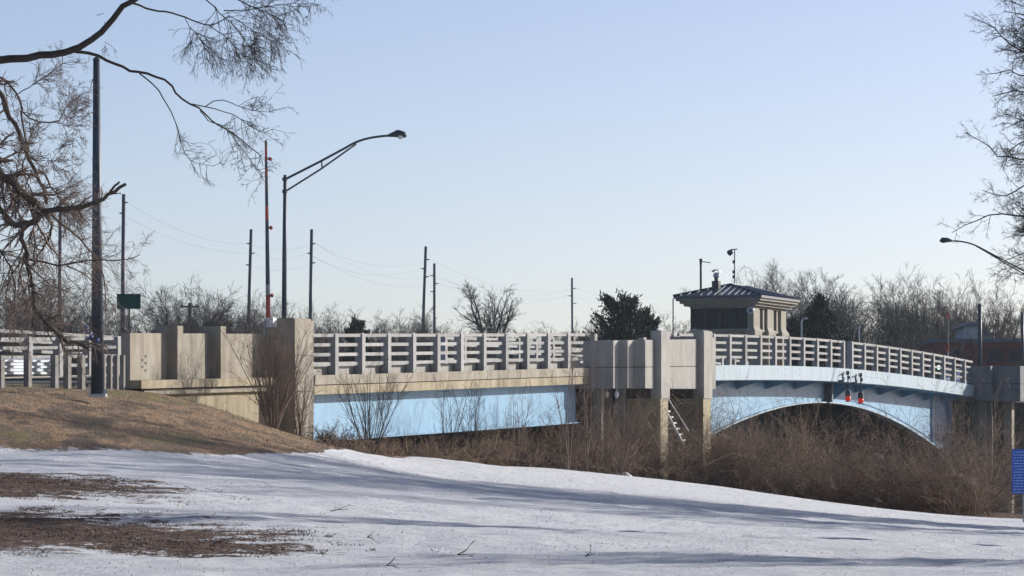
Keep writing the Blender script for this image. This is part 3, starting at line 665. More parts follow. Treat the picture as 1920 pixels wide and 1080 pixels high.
# ------------------------------------------------------------------ barrier gates
def gate(xb, yb, xt, yt, Y, bands, lamps, label, r0=.10, r1=.05):
    g = thing('barrier_gate', at(xb, yb+30, Y), label, 'barrier gate', 'raised barrier gates')
    n = len(bands)
    for i, (f0, f1, mt) in enumerate(bands):
        pA = at(xb+(xt-xb)*f0, yb+(yt-yb)*f0, Y); pB = at(xb+(xt-xb)*f1, yb+(yt-yb)*f1, Y)
        MB().tube([pA, pB], [r0+(r1-r0)*f0, r0+(r1-r0)*f1], 6).build('arm_section', M[mt], g)
    for y, sd in lamps:
        f = (y-yb)/(yt-yb); p = at(xb+(xt-xb)*f, y, Y)
        l = MB().tube([p, (p[0]+sd*.09, p[1], p[2])], .03, 6).build('lamp_stem', M['darkmetal'], g)
        MB().tube([(p[0]+sd*.09,p[1]-.02,p[2]), (p[0]+sd*.15,p[1]-.02,p[2]), (p[0]+sd*.21,p[1]-.02,p[2])], [.05,.09,.05], 8).build('red_lens', M['redp'], l)
    p = at(xb, yb+14, Y); MB().box((p[0],p[1],p[2]-.3), .16, .25, .5).build('gate_motor', M['galv'], g)
gate(503, 597, 498.5, 263, 139.0, [(0,.13,'redp'),(.13,.19,'rail'),(.19,.55,'polesteel'),(.55,.63,'redp'),(.63,.72,'polesteel'),(.72,.80,'wood'),(.80,.84,'redp'),(.84,.88,'polesteel'),(.88,.97,'redp'),(.97,1,'wood')],
     [(298,1),(427,1),(554,1)], 'raised red and grey gate arm with three red lamps left of the tall street lamp')
gate(1777.5, 680, 1778, 578, 238.0, [(0,.22,'rail'),(.22,.34,'redp'),(.34,.78,'rail'),(.78,.93,'redp'),(.93,1,'rail')], [(592,-1),(656,-1)], 'thin raised white and red barrier gate arm in front of the brick building', .07, .04)
# ------------------------------------------------------------------ other poles
def cyl_thing(name, x, y0, y1, Y, r0, r1, mt, label, cat, zb=None, xt=None):
    a_ = at(x, y0, Y); b_ = at(xt if xt is not None else x, y1, Y)
    if zb is not None: a_ = (a_[0], a_[1], zb)
    g = thing(name, a_, label, cat)
    MB().tube([a_, b_], [r0, r1], 14).build('shaft', M[mt], g, True)
    return g, a_, b_
YP = 109.0
g, a_, b_ = cyl_thing('steel_pole', 183, 740, 113, YP, .20, .10, 'polesteel', 'thick tapered blue-grey steel pole in front of the guard posts on the bank', 'pole', zb=gz(*P(tx(183,3.2),3.2)[:2])-.05 if False else None, xt=181)
MB().tube([b_, (b_[0],b_[1],b_[2]+.03), (b_[0],b_[1],b_[2]+.10)], [.12,.12,.04], 10).build('pole_cap', M['darkmetal'], g)
c = at(172, 150, YP); MB().tube([(b_[0],b_[1],c[2]), c], .025, 6).build('side_bracket', M['darkmetal'], g)
c = at(184, 740, YP); MB().box((c[0],c[1],c[2]-.02), .24, .24, .04).build('base_plate', M['galv'], g)
for dx, dy in ((-.22,-.22),(.22,-.22),(.22,.22),(-.22,.22)): MB().tube([(c[0]+dx,c[1]+dy,c[2]+.04),(c[0]+dx,c[1]+dy,c[2]+.15)], .025, 6).build('anchor_bolt', M['galv'], g)
cyl_thing('steel_pole', 1837, 700, 570, 229.0, .14, .12, 'polesteel', 'plain blue-grey round pole rising behind the far pier parapet', 'pole')
cyl_thing('steel_pole', 1917, 700, 585, 234.0, .10, .09, 'polesteel', 'blue-grey pole at the right picture edge behind the far pier', 'pole')
def utility(x0, y0, x1, y1, Y, arms, label):
    g = thing('utility_pole', at(x0, 760, Y), label, 'utility pole', 'utility poles behind the bridge')
    a_ = at(x0-(x1-x0)*(760-y0)/(y0-y1), 790, Y); b_ = at(x1, y1, Y)
    MB().tube([a_, b_], [.24, .15], 10).build('shaft', M['polesteel'], g, True)
    out = []
    for y, s in arms:
        f = (y-y1)/(y0-y1); xx = x1+(x0-x1)*f; p = at(xx, y, Y); q = at(xx+s*8, y-.5, Y)
        MB().tube([p, q], [.09,.045], 6).build('insulator_arm', M['galv'], g); out.append(q)
    out.append(b_)
    return out
UP = [utility(466,608,471,430,350,[(457,-1),(475,1),(497,-1)],'leaning utility pole left of the barrier gate'),
      utility(582,597,584.5,430,345,[(457,1),(475,-1),(493,1)],'utility pole just right of the tall street lamp'),
      utility(793,622,798.5,462,380,[(487,1),(504,-1),(519,1)],'taller pole of the close pair behind the middle of the railing'),
      utility(815,622,814.5,494,420,[(517,-1),(532,1),(547,-1)],'shorter pole of the close pair behind the middle of the railing'),
      utility(1073.5,622,1072.5,521,520,[(541,1),(555,-1),(569,1)],'utility pole left of the big round evergreen'),
      utility(230,600,232,364,300,[(380,1),(400,-1)],'bare utility pole above the green sign'),
      utility(112,612,113,385,320,[(400,1)],'pale utility pole behind the twigs at the far left')]
def wire(a_, b_, sag, k):
    a_ = np.array(a_); b_ = np.array(b_); pts = [a_+(b_-a_)*f+np.array([0,0,-sag*4*f*(1-f)]) for f in np.linspace(0,1,15)]
    o = MB().tube(pts, .007, 3).build('power_line', M['wire']); tag(o, k, 'power line', 'power lines between the utility poles')
for i, (A_, B_, s) in enumerate((('5','0',.9),('0','1',.6),('1','2',1.3),('1','3',1.4),('2','4',1.6),('3','4',1.6))):
    a_ = UP[int(A_)]; b_ = UP[int(B_)]
    for k in range(2 if i not in (1,) else 3):
        nm = ['leaning pole and the tall bare one on the left', 'two poles around the street lamp', 'street lamp pole and the taller of the pair', 'street lamp pole and the shorter of the pair', 'taller pair pole and the pole by the evergreen', 'shorter pair pole and the pole by the evergreen'][i]
        wire(a_[min(k,len(a_)-1)], b_[min(k,len(b_)-1)], s, ('upper','middle','lower')[k]+' thin power line between the '+nm)
for k, q in enumerate(UP[4][:2]): wire(q, (at(1420,600+9*k,640)), 1.0, ('upper','lower')[k]+' power line sagging from the pole by the evergreen towards the right trees')
# wooden cross arm pole, small far lamps
g = thing('crossarm_pole', at(356,640,300), 'dark pole with a wooden cross arm among the bare trees behind the wing wall', 'utility pole')
MB().tube([at(356,760,300), at(356,568,300)], .16, 8).build('shaft', M['wood'], g); MB().box(at(356,575,300), .75, .08, .08).build('crossarm', M['wood'], g)
for x, y, lab in ((1611,609,'small pale curved lamp post among the bare trees right of the spruce'),(1503,598,'thin pale lamp post just right of the operator house')):
    g = thing('lamp_post', at(x,680,262), lab, 'lamp post'); MB().tube([at(x,690,262), at(x,y+8,262)]+bez([at(x,y+8,262),at(x,y,262),at(x+4,y-2,262),at(x+9,y-1,262)],6)[1:], .06, 6).build('shaft', M['galv'], g)
    MB().tube([at(x+7,y-1,262), at(x+12,y-.5,262)], [.11,.06], 6).build('lamp_head', M['galv'], g)
# ------------------------------------------------------------------ signs
YS = 121.0
g = thing('road_sign', at(242,630,YS), 'rectangular dark green road sign on a thin post above the wing wall', 'sign')
b = MB(); c = np.array(at(241.5,565,YS)); hw, hh = .385, .245
MB().box(tuple(c), hw, .012, hh).build('sign_panel', M['green'], g)
MB().box((c[0],c[1]-.014,c[2]+hh-.02), hw-.01, .002, .008).build('panel_edge', M['rail'], g) if False else None
for dx, dz, wd_, mt in ((-.12,.08,.17,'signmark'),(.05,-.06,.2,'signmark')):
    pass
MB().tube([(c[0]+.01,c[1]+.03,1.5), (c[0]+.01,c[1]+.03,c[2]+hh-.02)], .035, 6).build('sign_post', M['wood'], g)
YB = 150.0
g = thing('notice_board', at(1925,960,YB), 'tall bright blue notice board with rows of faint print at the right edge', 'sign')
c0 = at(1897.5,842,YB); c1 = at(1945,926,YB)
MB().hexa([(c0[0],YB,c1[2]),(c1[0],YB,c1[2]),(c1[0],YB+.05,c1[2]),(c0[0],YB+.05,c1[2])],[(c0[0],YB,c0[2]),(c1[0],YB,c0[2]),(c1[0],YB+.05,c0[2]),(c0[0],YB+.05,c0[2])]).build('panel', M['signblue'], g)
b = MB(); rr = random.Random(3)
for i in range(15):
    z = c0[2]-.12-i*.115; x = c0[0]+.06
    while x < c1[0]-.1:
        l = rr.uniform(.03,.12); b.box((x+l/2, YB-.004, z), l/2, .003, .018); x += l+rr.uniform(.02,.05)
b.build('faint_print', M['signmark'], g)['kind'] = 'stuff'
for x in (1921, 1943): p = at(x,926,YB); MB().rbox if False else MB().box((p[0], YB+.11, (p[2]-4.2)/2+.3), .05, .05, abs(p[2]+4.2)/2+.5).build('post', M['rail'], g)
# ------------------------------------------------------------------ red brick building, car
YR = 300
br = thing('brick_building', at(1850,720,YR), 'long low red-brown brick building behind the right end of the bridge', 'building')
xa, xb = at(1752,0,YR)[0], at(2100,0,YR)[0]; z1 = at(0,635,YR)[2]
MB().hexa([(xa,YR,-1),(xb,YR,-1),(xb,YR+14,-1),(xa,YR+14,-1)],[(xa,YR,z1-.3),(xb,YR,z1-.3),(xb,YR+14,z1-.3),(xa,YR+14,z1-.3)]).build('brick_wall', M['brick'], br)
MB().hexa([(xa-.15,YR-.15,z1-.297),(xb,YR-.15,z1-.297),(xb,YR+14,z1-.297),(xa-.15,YR+14,z1-.297)],[(xa-.15,YR-.15,z1),(xb,YR-.15,z1),(xb,YR+14,z1),(xa-.15,YR+14,z1)]).build('parapet_coping', M['under'], br)
for i in range(16):
    z = 2.0+i*.42
    if z < z1-.5: MB().box(((xa+xb)/2, YR-.012, z), (xb-xa)/2, .010, .02).build('brick_course', M['conc_dark'], br)
for x in (1790, 1865, 1905):
    c = at(x, 668, YR); f_ = MB().box((c[0],YR-.04,c[2]), .55, .05, .5).build('window', M['darkmetal'], br); MB().box((c[0],YR-.10,c[2]), .47, .01, .42).build('pane', M['glass'], f_)
hs = thing('small_house', at(1822,640,325), 'white gabled house gable peeping over the roof of the brick building', 'building')
c = at(1822,623,325); w1 = .70; zt1 = c[2]+.55
MB().hexa([(c[0]-w1,325,0),(c[0]+w1,325,0),(c[0]+w1,331,0),(c[0]-w1,331,0)],[(c[0]-w1,325,zt1),(c[0]+w1,325,zt1),(c[0]+w1,331,zt1),(c[0]-w1,331,zt1)]).build('gable_wall', M['palefascia'], hs)
MB().prism([(c[0]-1.25,324.8,zt1-.15),(c[0]-.2,324.8,zt1+.35),(c[0]+.7,324.8,zt1+.15),(c[0]+2.2,324.8,zt1-1.3),(c[0]+2.0,324.8,zt1-1.35),(c[0]+.65,324.8,zt1+.0)], (0,6,0)).build('roof', M['under'], hs)
mc = -2.7; tcx = tx(1792, mc)
# ---- silver car facing the viewer
cr = thing('parked_car', P(tcx, mc, deck(tcx)-.08), 'silver car on the bridge deck glimpsed through the last bays of the railing', 'car')
zc = deck(tcx)-.08
def cp_(l, s, h): return P(tcx+l, mc+s, zc+h)
def loft(secs, name, mt, par):
    b = MB(); k = len(secs[0][1])
    for l, pr_ in secs: b.v += [cp_(l, s, h) for s, h in pr_]
    for i in range(len(secs)-1):
        for j in range(k): b.f.append((i*k+j, i*k+(j+1)%k, (i+1)*k+(j+1)%k, (i+1)*k+j))
    b.f += [tuple(range(k))[::-1], tuple((len(secs)-1)*k+j for j in range(k))]
    return b.build(name, mt, par, False)
def sec(w_, lo, hi): return [(-w_,lo+.1),(-w_*.92,lo),(w_*.92,lo),(w_,lo+.1),(w_,hi-.18),(w_*.88,hi),(-w_*.88,hi),(-w_,hi-.18)]
loft([(0,sec(.70,.30,.62)),(.25,sec(.84,.22,.74)),(1.1,sec(.89,.2,.90)),(1.5,sec(.9,.2,.95)),(3.4,sec(.9,.2,.98)),(4.3,sec(.86,.24,.98)),(4.5,sec(.78,.32,.85))], 'body', M['car'], cr)
loft([(1.35,sec(.76,.80,.99)),(2.1,sec(.66,.85,1.44)),(3.2,sec(.66,.85,1.47)),(4.2,sec(.72,.82,1.02))], 'cabin', M['car'], cr)
MB().hexa([cp_(1.42,-.62,1.0),cp_(1.42,.62,1.0),cp_(1.5,.62,1.0),cp_(1.5,-.62,1.0)],[cp_(2.0,-.54,1.40),cp_(2.0,.54,1.40),cp_(2.1,.54,1.40),cp_(2.1,-.54,1.40)]).build('windscreen', M['glass'], cr)
for s in (-1, 1):
    MB().hexa([cp_(1.9,s*.76,1.0),cp_(3.8,s*.76,1.0),cp_(3.8,s*.70,1.0),cp_(1.9,s*.70,1.0)],[cp_(2.2,s*.69,1.36),cp_(3.3,s*.69,1.36),cp_(3.3,s*.66,1.36),cp_(2.2,s*.66,1.36)]).build('side_window', M['glass'], cr)
    MB().tube([cp_(-.0,s*.52,.64),cp_(.10,s*.52,.64)], .11, 10).build('headlight', M['white'], cr)
    for l in (.85, 3.65):
        w_ = MB().tube([cp_(l,s*.70,.31),cp_(l,s*.91,.31)], .31, 16).build('wheel', M['tyre'], cr); MB().tube([cp_(l,s*.90,.31),cp_(l,s*.925,.31)], .18, 12).build('rim', M['galv'], w_)
MB().rbox(tcx-.02, tcx+.06, mc-.35, mc+.35, zc+.34, zc+.52).build('grille', M['darkmetal'], cr)
tg = tx(1760.5, -.9); zgp = zy(689, tg, -.9)
g = thing('signal_post', P(tg, -.9, deck(tg)), 'small roadside signal with a lit green lens behind the railing near the car', 'traffic signal')
MB().rbox(tg-.0, tg+.14, -1.02, -.72, zgp-.55, zgp+.25).build('signal_head', M['darkmetal'], g)
MB().tube([P(tg+.07,-.87,deck(tg)-.08), P(tg+.07,-.87,zgp-.55)], .05, 8).build('post', M['darkmetal'], g)
MB().tube([P(tg-.03,-.87,zgp), P(tg-.002,-.87,zgp)], .13, 12).build('green_lens', M['greenlens'], g)
# ------------------------------------------------------------------ branching plants (vectorised)
class Twigs:
    def __init__(s): s.v = []; s.f = []; s.n = 0
    def add(s, pts, rad, sides=3):          # pts (B,K,3), rad (B,K)
        pts = np.asarray(pts, float); B, K, _ = pts.shape
        if B == 0: return
        d = np.gradient(pts, axis=1); d /= np.linalg.norm(d, axis=2, keepdims=True)+1e-9
        ref = np.where(np.abs(d[...,2:3]) < .9, np.array([.0,.0,1.]), np.array([1.,0,0]))
        a = np.cross(d, ref); a /= np.linalg.norm(a, axis=2, keepdims=True)+1e-9; b = np.cross(d, a)
        q = np.arange(sides)*2*np.pi/sides
        ring = pts[:,:,None]+(a[:,:,None]*np.cos(q)[None,None,:,None]+b[:,:,None]*np.sin(q)[None,None,:,None])*np.asarray(rad)[:,:,None,None]
        s.v.append(ring.reshape(-1,3)); idx = (np.arange(B*K*sides)+s.n).reshape(B,K,sides); s.n += B*K*sides
        i0 = idx[:,:-1]; i1 = idx[:,1:]
        s.f.append(np.stack([i0, np.roll(i0,-1,2), np.roll(i1,-1,2), i1], -1).reshape(-1,4))
    def build(s, name, mt, parent=None, origin=(0,0,0)):
        v = np.concatenate(s.v) if s.v else np.zeros((0,3)); f = np.concatenate(s.f) if s.f else np.zeros((0,4), int)
        me = bpy.data.meshes.new(name); me.vertices.add(len(v)); me.vertices.foreach_set('co', (v-np.array(origin)).ravel().astype(np.float32))
        me.loops.add(f.size); me.loops.foreach_set('vertex_index', f.ravel().astype(np.int32)); me.polygons.add(len(f))
        me.polygons.foreach_set('loop_start', (np.arange(len(f))*4).astype(np.int32)); me.polygons.foreach_set('loop_total', np.full(len(f),4,np.int32))
        me.update(); me.materials.append(mt); o = bpy.data.objects.new(name, me); COL.objects.link(o)
        if parent: o.parent = parent
        return o
def norm(v): return v/(np.linalg.norm(v, axis=-1, keepdims=True)+1e-9)
def make_curves(start, d, L_, K, wob, trop, g):
    B = len(start); pts = np.empty((B,K,3)); pts[:,0] = start; d = norm(d); step = L_[:,None]/(K-1)
    for k in range(1, K):
        d = norm(d+g.normal(0, wob, (B,3))+np.array(trop)); pts[:,k] = pts[:,k-1]+d*step
    return pts
def children(pts, rad, n, ang, ratio, K, wob, trop, g, lo=.15, L0=None, rr=.55, minr=.002, sq=(1,1,1), lenvar=.5, tip=.35):
    B, Kp, _ = pts.shape; tot = B*n; bi = np.repeat(np.arange(B), n); f = g.uniform(lo, 1, tot); x = f*(Kp-1); i = np.minimum(x.astype(int), Kp-2); fr = (x-i)[:,None]
    st = pts[bi,i]*(1-fr)+pts[bi,i+1]*fr; d = norm(pts[bi,i+1]-pts[bi,i]); r0 = rad[bi,i]*(1-fr[:,0])+rad[bi,i+1]*fr[:,0]
    plen = np.linalg.norm(np.diff(pts, axis=1), axis=2).sum(1)[bi] if L0 is None else np.full(tot, L0)
    rv = norm(np.cross(d, g.normal(0,1,(tot,3)))); an = np.radians(g.normal(ang, ang*.25, tot))[:,None]
    nd_ = norm((d*np.cos(an)+rv*np.sin(an))*np.array(sq))
    ln = plen*ratio*(1-.45*f)*g.uniform(1-lenvar, 1+lenvar*.6, tot)
    c = make_curves(st, nd_, ln, K, wob, trop, g)
    rs = np.maximum(r0*rr, minr); rad2 = rs[:,None]*np.linspace(1, tip, K)[None]
    return c, rad2
def limb(px, Y, w0, w1, g, dY=0.0, K=16):
    p = np.array(px, float); s = np.r_[0, np.cumsum(np.hypot(*np.diff(p, axis=0).T))]; q = np.linspace(0, s[-1], K)
    x = np.interp(q, s, p[:,0]); y = np.interp(q, s, p[:,1]); yy = Y+dY*q/s[-1]
    pts = np.stack([(x-960)/F*yy, yy, (HZ-y)/F*yy], 1)
    j = g.normal(0, w0/F*Y*.18, (K,3)); j[0] = 0; pts += j
    return pts[None], (np.linspace(w0, w1, K)/2/F*Y)[None]
def bush_like(tw, limbs_, g, n1, n2, n3, L1, r1=.5, trop=(0,0,-.05), lo=.25, minr=.0022, n4=0, ang=50, sides=3):
    for pts, rad in limbs_:
        c1, q1 = children(pts, rad, n1, ang, 1, 6, .22, trop, g, lo, L0=L1, rr=r1, minr=minr*1.6)
        c2, q2 = children(c1, q1, n2, 42, .55, 5, .22, trop, g, .15, rr=.6, minr=minr*1.2)
        c3, q3 = children(c2, q2, n3, 38, .6, 4, .2, trop, g, .1, rr=.7, minr=minr)
        tw.add(c1, q1, 4); tw.add(c2, q2, sides); tw.add(c3, q3, sides)
        if n4:
            c4, q4 = children(c3, q3, n4, 35, .6, 3, .18, trop, g, .1, rr=.8, minr=minr); tw.add(c4, q4, sides)
# --- upper left tree, dark limbs over the sky
g1 = np.random.default_rng(21); YA = 46.0
base = (at(-420,0,YA)[0], YA+1, -1.5)
tA = thing('bare_tree', base, 'near bare tree whose thick dark limb crosses the top left corner of the sky', 'tree')
tr = Twigs(); trunkx = base[0]
trunk_pts = np.array([[base[0],YA+1,-1.9],[base[0]+.05,YA+1,0],[base[0]+.1,YA+.9,2.2],[base[0]+.2,YA+.5,4.0],[base[0]+.1,YA+.3,6.0],[base[0]-.3,YA+.2,8.5],[base[0]-.5,YA,11]])
tr.add(trunk_pts[None], np.array([[.42,.34,.30,.26,.2,.13,.06]]), 12)
LA = [limb([(-400,210),(-260,160),(-120,130),(0,113),(50,103),(110,97),(150,93),(170,76),(195,54),(215,28),(235,12),(262,-4),(320,-40)], YA, 22, 9, g1, K=30),
      limb([(135,96),(175,100),(200,112),(225,123),(250,136),(275,137),(300,146),(320,156),(333,176),(350,190),(372,203),(392,222),(412,235),(440,252),(462,270),(490,294)], YA, 6.5, 1.6, g1, .8, 26),
      limb([(358,195),(385,200),(410,206),(440,216),(460,230),(480,243),(510,252)], YA+.4, 2.6, .9, g1, 1.0),
      limb([(385,200),(400,190),(416,187),(440,196),(470,207),(515,211)], YA+.4, 2.2, .8, g1, -1),
      limb([(262,138),(280,152),(296,166),(308,188),(323,212),(332,235),(338,260),(348,295),(365,305),(400,312)], YA, 3.0, .8, g1, -.8),
      limb([(375,208),(392,228),(420,236),(440,262),(470,300),(492,330)], YA, 2.2, .8, g1, .5),
      limb([(248,6),(275,17),(310,22),(345,31),(368,42),(390,48),(410,42),(430,30)], YA, 4.5, 2.0, g1, .8),
      limb([(350,-30),(380,-5),(402,12),(414,26),(430,38),(450,62),(470,92),(486,122)], YA+.5, 3.2, .9, g1, .5),
      limb([(395,50),(420,66),(445,92),(462,110)], YA+.5, 2.2, .8, g1, -.5),
      limb([(400,-30),(430,-8),(470,12),(520,32),(548,48)], YA+.8, 2.8, .8, g1, .6),
      limb([(420,20),(460,20),(500,12),(550,6),(584,10)], YA+.8, 2.4, .8, g1, -.6),
      limb([(345,30),(355,50),(372,68),(385,92)], YA, 1.8, .7, g1, -.5),
      limb([(430,30),(450,40),(480,62),(510,78),(530,88)], YA+.5, 2, .7, g1, .4)]
for p, r in LA: tr.add(p, r, 8 if r.max() > .02 else 5)
tr.build('trunk', M['barkdark'], tA, base)
tw = Twigs()
bush_like(tw, LA[7:13], g1, 26, 5, 4, .6, trop=(.02,0,-.14), minr=.0022)
bush_like(tw, LA[2:6], g1, 15, 4, 3, .5, trop=(.04,0,-.07), minr=.0022, lo=.45)
bush_like(tw, LA[1:2], g1, 14, 4, 3, .5, trop=(.05,0,-.07), minr=.0022, lo=.75)
bush_like(tw, [limb([(190,60),(196,80),(200,95)], YA, 2, 1, g1)], g1, 5, 3, 2, .3, trop=(.03,0,-.1))
bush_like(tw, [limb([(193,15),(196,48)], YA, 1.6, 1, g1)], g1, 2, 1, 1, .12)
tw.build('crown', M['twigdark'], tA, base)
# --- lower left tree with sunlit brown twigs
g2 = np.random.default_rng(5); YC = 60.0
base = (at(-330,0,YC)[0], YC+2, -1.2)
tB = thing('bare_tree', base, 'bare brown tree with gnarled crossing limbs and dense hanging twigs at the left edge', 'tree')
tr = Twigs(); tr.add(np.array([[base[0],YC+2,-1.6],[base[0]+.1,YC+2,.8],[base[0]+.2,YC+1.6,2.8],[base[0]+.0,YC+1.2,4.8],[base[0]-.2,YC+1,8],[base[0]+.3,YC+1,11]])[None], np.array([[.5,.42,.38,.3,.2,.06]]), 12)
LB = [limb([(-310,80),(-160,110),(-60,130),(0,160),(12,200),(28,232),(38,262),(50,290),(65,320),(80,352),(92,380)], YC, 16, 6, g2, .5, 26),
      limb([(-200,120),(-80,125),(0,143),(20,160),(32,180),(42,208),(60,225),(85,232),(110,226)], YC+.6, 7, 2.5, g2, 1, 20),
      limb([(-300,220),(-120,270),(0,325),(25,345),(50,368),(75,388),(88,397)], YC-.5, 26, 15, g2, 0, 22),
      limb([(80,396),(110,393),(150,388),(175,380),(205,365),(224,352),(234,343)], YC-.5, 11, 6, g2, -.4, 14),
      limb([(205,364),(214,350),(224,342)], YC-.6, 6, 4, g2, -.1, 6),
      limb([(88,397),(62,414),(40,425),(22,420),(10,405),(-10,375),(-40,350)], YC-.5, 13, 8, g2, .4),
      limb([(42,425),(45,460),(52,490),(58,520),(62,560),(75,590),(92,610),(108,627),(130,640),(166,652)], YC-.4, 9, 6.5, g2, -.6, 22),
      limb([(52,486),(80,492),(110,498),(140,492),(180,487),(230,490),(262,478)], YC-.3, 4.5, 1.5, g2, -1),
      limb([(125,498),(160,515),(180,535),(200,560),(217,582)], YC-.8, 3, 1.2, g2, .5),
      limb([(0,300),(20,292),(40,283),(55,262),(60,240)], YC, 5, 2, g2, 1),
      limb([(60,320),(48,345),(30,360),(0,372),(-20,380)], YC+.3, 4, 2, g2, -1),
      limb([(88,397),(100,420),(90,450),(70,480),(60,500)], YC, 6, 3, g2, 1),
      limb([(72,318),(86,330),(95,352),(120,380),(150,410)], YC+.2, 4, 1.5, g2, 1),
      limb([(40,208),(45,250),(55,280),(40,310),(50,340),(72,385)], YC+.5, 4, 2, g2, -1),
      limb([(110,228),(125,200),(140,190)], YC+1.2, 2, .8, g2, .4),
      limb([(30,178),(60,160),(90,140),(120,118)], YC+1, 2.4, .8, g2, .8),
      limb([(-40,450),(0,470),(20,500),(30,540),(25,590)], YC+1, 5, 2, g2, -.5),
      limb([(66,560),(85,575),(95,560),(120,550)], YC-.4, 2, 1, g2, .5),
      limb([(88,397),(130,430),(170,470),(195,520),(200,600)], YC+.5, 5, 1.5, g2, 1),
      limb([(20,500),(10,560),(20,600),(30,640)], YC+1.4, 3, 1, g2, .4)]
for p, r in LB: tr.add(p, r, 9 if r.max() > .03 else 5)
tr.build('trunk', M['bark'], tB, base)
tw = Twigs()
bush_like(tw, LB[0:2]+LB[9:16], g2, 24, 6, 4, .7, trop=(.03,0,.02), minr=.003)
bush_like(tw, [LB[8], LB[18]], g2, 14, 4, 3, .6, trop=(.0,0,-.1), minr=.003, lo=.1)
bush_like(tw, [LB[3]], g2, 14, 4, 3, .45, trop=(.03,0,.02), minr=.0022, lo=.1)
bush_like(tw, LB[5:8]+LB[16:18]+[LB[19]], g2, 32, 7, 4, .85, trop=(.04,0,-.10), minr=.0023, lo=.1)
bush_like(tw, [LB[2], LB[12]], g2, 40, 7, 4, .85, trop=(.04,0,-.05), minr=.003, lo=.4)
bush_like(tw, [limb([(120,200),(135,230),(140,262),(120,290)], YC+1, 2.5, 1, g2), limb([(90,235),(120,235),(150,205)], YC+1, 2.5, 1, g2), limb([(110,260),(90,300),(130,330)], YC+1, 2.5, 1, g2)], g2, 26, 5, 4, .5, trop=(.02,0,.02), minr=.0028)
tw.build('crown', M['twig'], tB, base)
bc = thing('plastic_scrap', at(170,632,108.6), 'crumpled blue plastic caught on twigs beside the thick steel pole', 'plastic scrap')
b = MB(); c = np.array(at(168,628,108.4)); rs = np.random.default_rng(2)
for k in range(3):
    cc = np.array(at([163,171,184][k],[618,630,641][k],108.4)); ph = rs.uniform(.05,.12,12)
    ring = [cc+np.array([math.cos(a_)*ph[i], rs.uniform(-.05,.05), math.sin(a_)*ph[i]*1.4]) for i, a_ in enumerate(np.linspace(0,2*math.pi,12,endpoint=False))]
    b.add([cc+[0,-.08,.02], cc+[0,.08,0]]+ring, [(0,2+i,2+(i+1)%12) for i in range(12)]+[(1,2+(i+1)%12,2+i) for i in range(12)])
b.build('crumple', M['bluecloth'], bc)
# --- right tree
g3 = np.random.default_rng(9); YD = 76.0
base = (at(2180,0,YD)[0], YD, -2.3)
tD = thing('bare_tree', base, 'bare tree with fine dark twigs reaching in from the right edge of the sky', 'tree')
tr = Twigs(); tp = np.array([[base[0],YD,-2.6],[base[0],YD,1],[base[0]-.1,YD,4],[base[0]-.3,YD,7],[base[0]-.4,YD,10],[base[0]-.2,YD,13.5]]); tr.add(tp[None], np.array([[.4,.32,.27,.2,.13,.04]]), 10)
raw = [[(2180,200),(2050,150),(1950,112),(1900,88),(1860,48),(1820,30)],[(2180,260),(2020,190),(1940,150),(1885,132),(1850,142)],[(2180,420),(2040,345),(1930,298),(1872,296),(1850,270),(1812,250)],
       [(2180,420),(2020,330),(1940,338),(1885,368),(1842,358)],[(2180,500),(2040,410),(1930,408),(1860,400),(1800,425),(1786,436)],[(2180,120),(2040,60),(1920,30),(1880,18)],[(2180,350),(2020,260),(1935,220),(1890,240)],
       [(2180,520),(2040,450),(1940,468),(1885,488)],[(2180,60),(2060,-40),(1960,-60),(1890,-30)],[(2180,300),(2050,250),(1960,180),(1900,170),(1860,180)],[(2170,380),(2000,290),(1930,260),(1895,280),(1880,320)],
       [(2180,440),(2040,380),(1960,440),(1900,440)],[(2050,150),(1960,60),(1930,40),(1900,60)],[(2000,330),(1950,400),(1925,430)]]
LD = [limb(r, YD+g3.uniform(-1.5,1.5), 8, 1.3, g3, g3.uniform(-1.5,1.5), 18) for r in raw]
for k in range(26):
    y0 = g3.uniform(-60, 520); x1 = g3.uniform(1868, 1915); y1 = y0+g3.uniform(-70, 40)
    LD.append(limb([(2060,y0+60),(1990,y0+20),((1990+x1)/2,(y0+y1)/2),(x1,y1)], YD+g3.uniform(-2.5,2.5), 3.2, 1.0, g3, g3.uniform(-1.5,1.5), 12))
LD2 = []
for k in range(16):      # the side away from the camera's frame
    a_ = g3.uniform(-1.2, 1.9); z0 = g3.uniform(2.5, 9); d = np.array([math.cos(a_), math.sin(a_), .55]); c_ = make_curves(np.array([[base[0]-.1,YD,z0]]), d[None], np.array([g3.uniform(4,6.5)]), 10, .12, (0,0,.02), g3)
    LD2.append((c_, np.linspace(.07,.015,10)[None]))
for p, r in LD+LD2: tr.add(p, r, 5)
tr.build('trunk', M['barkdark'], tD, base)
tw = Twigs(); bush_like(tw, LD, g3, 34, 6, 4, .62, trop=(-.03,0,0), minr=.0024, lo=.25); bush_like(tw, LD2, g3, 14, 4, 3, 1.2, minr=.005, lo=.2)
tw.build('crown', M['twigdark'], tD, base)
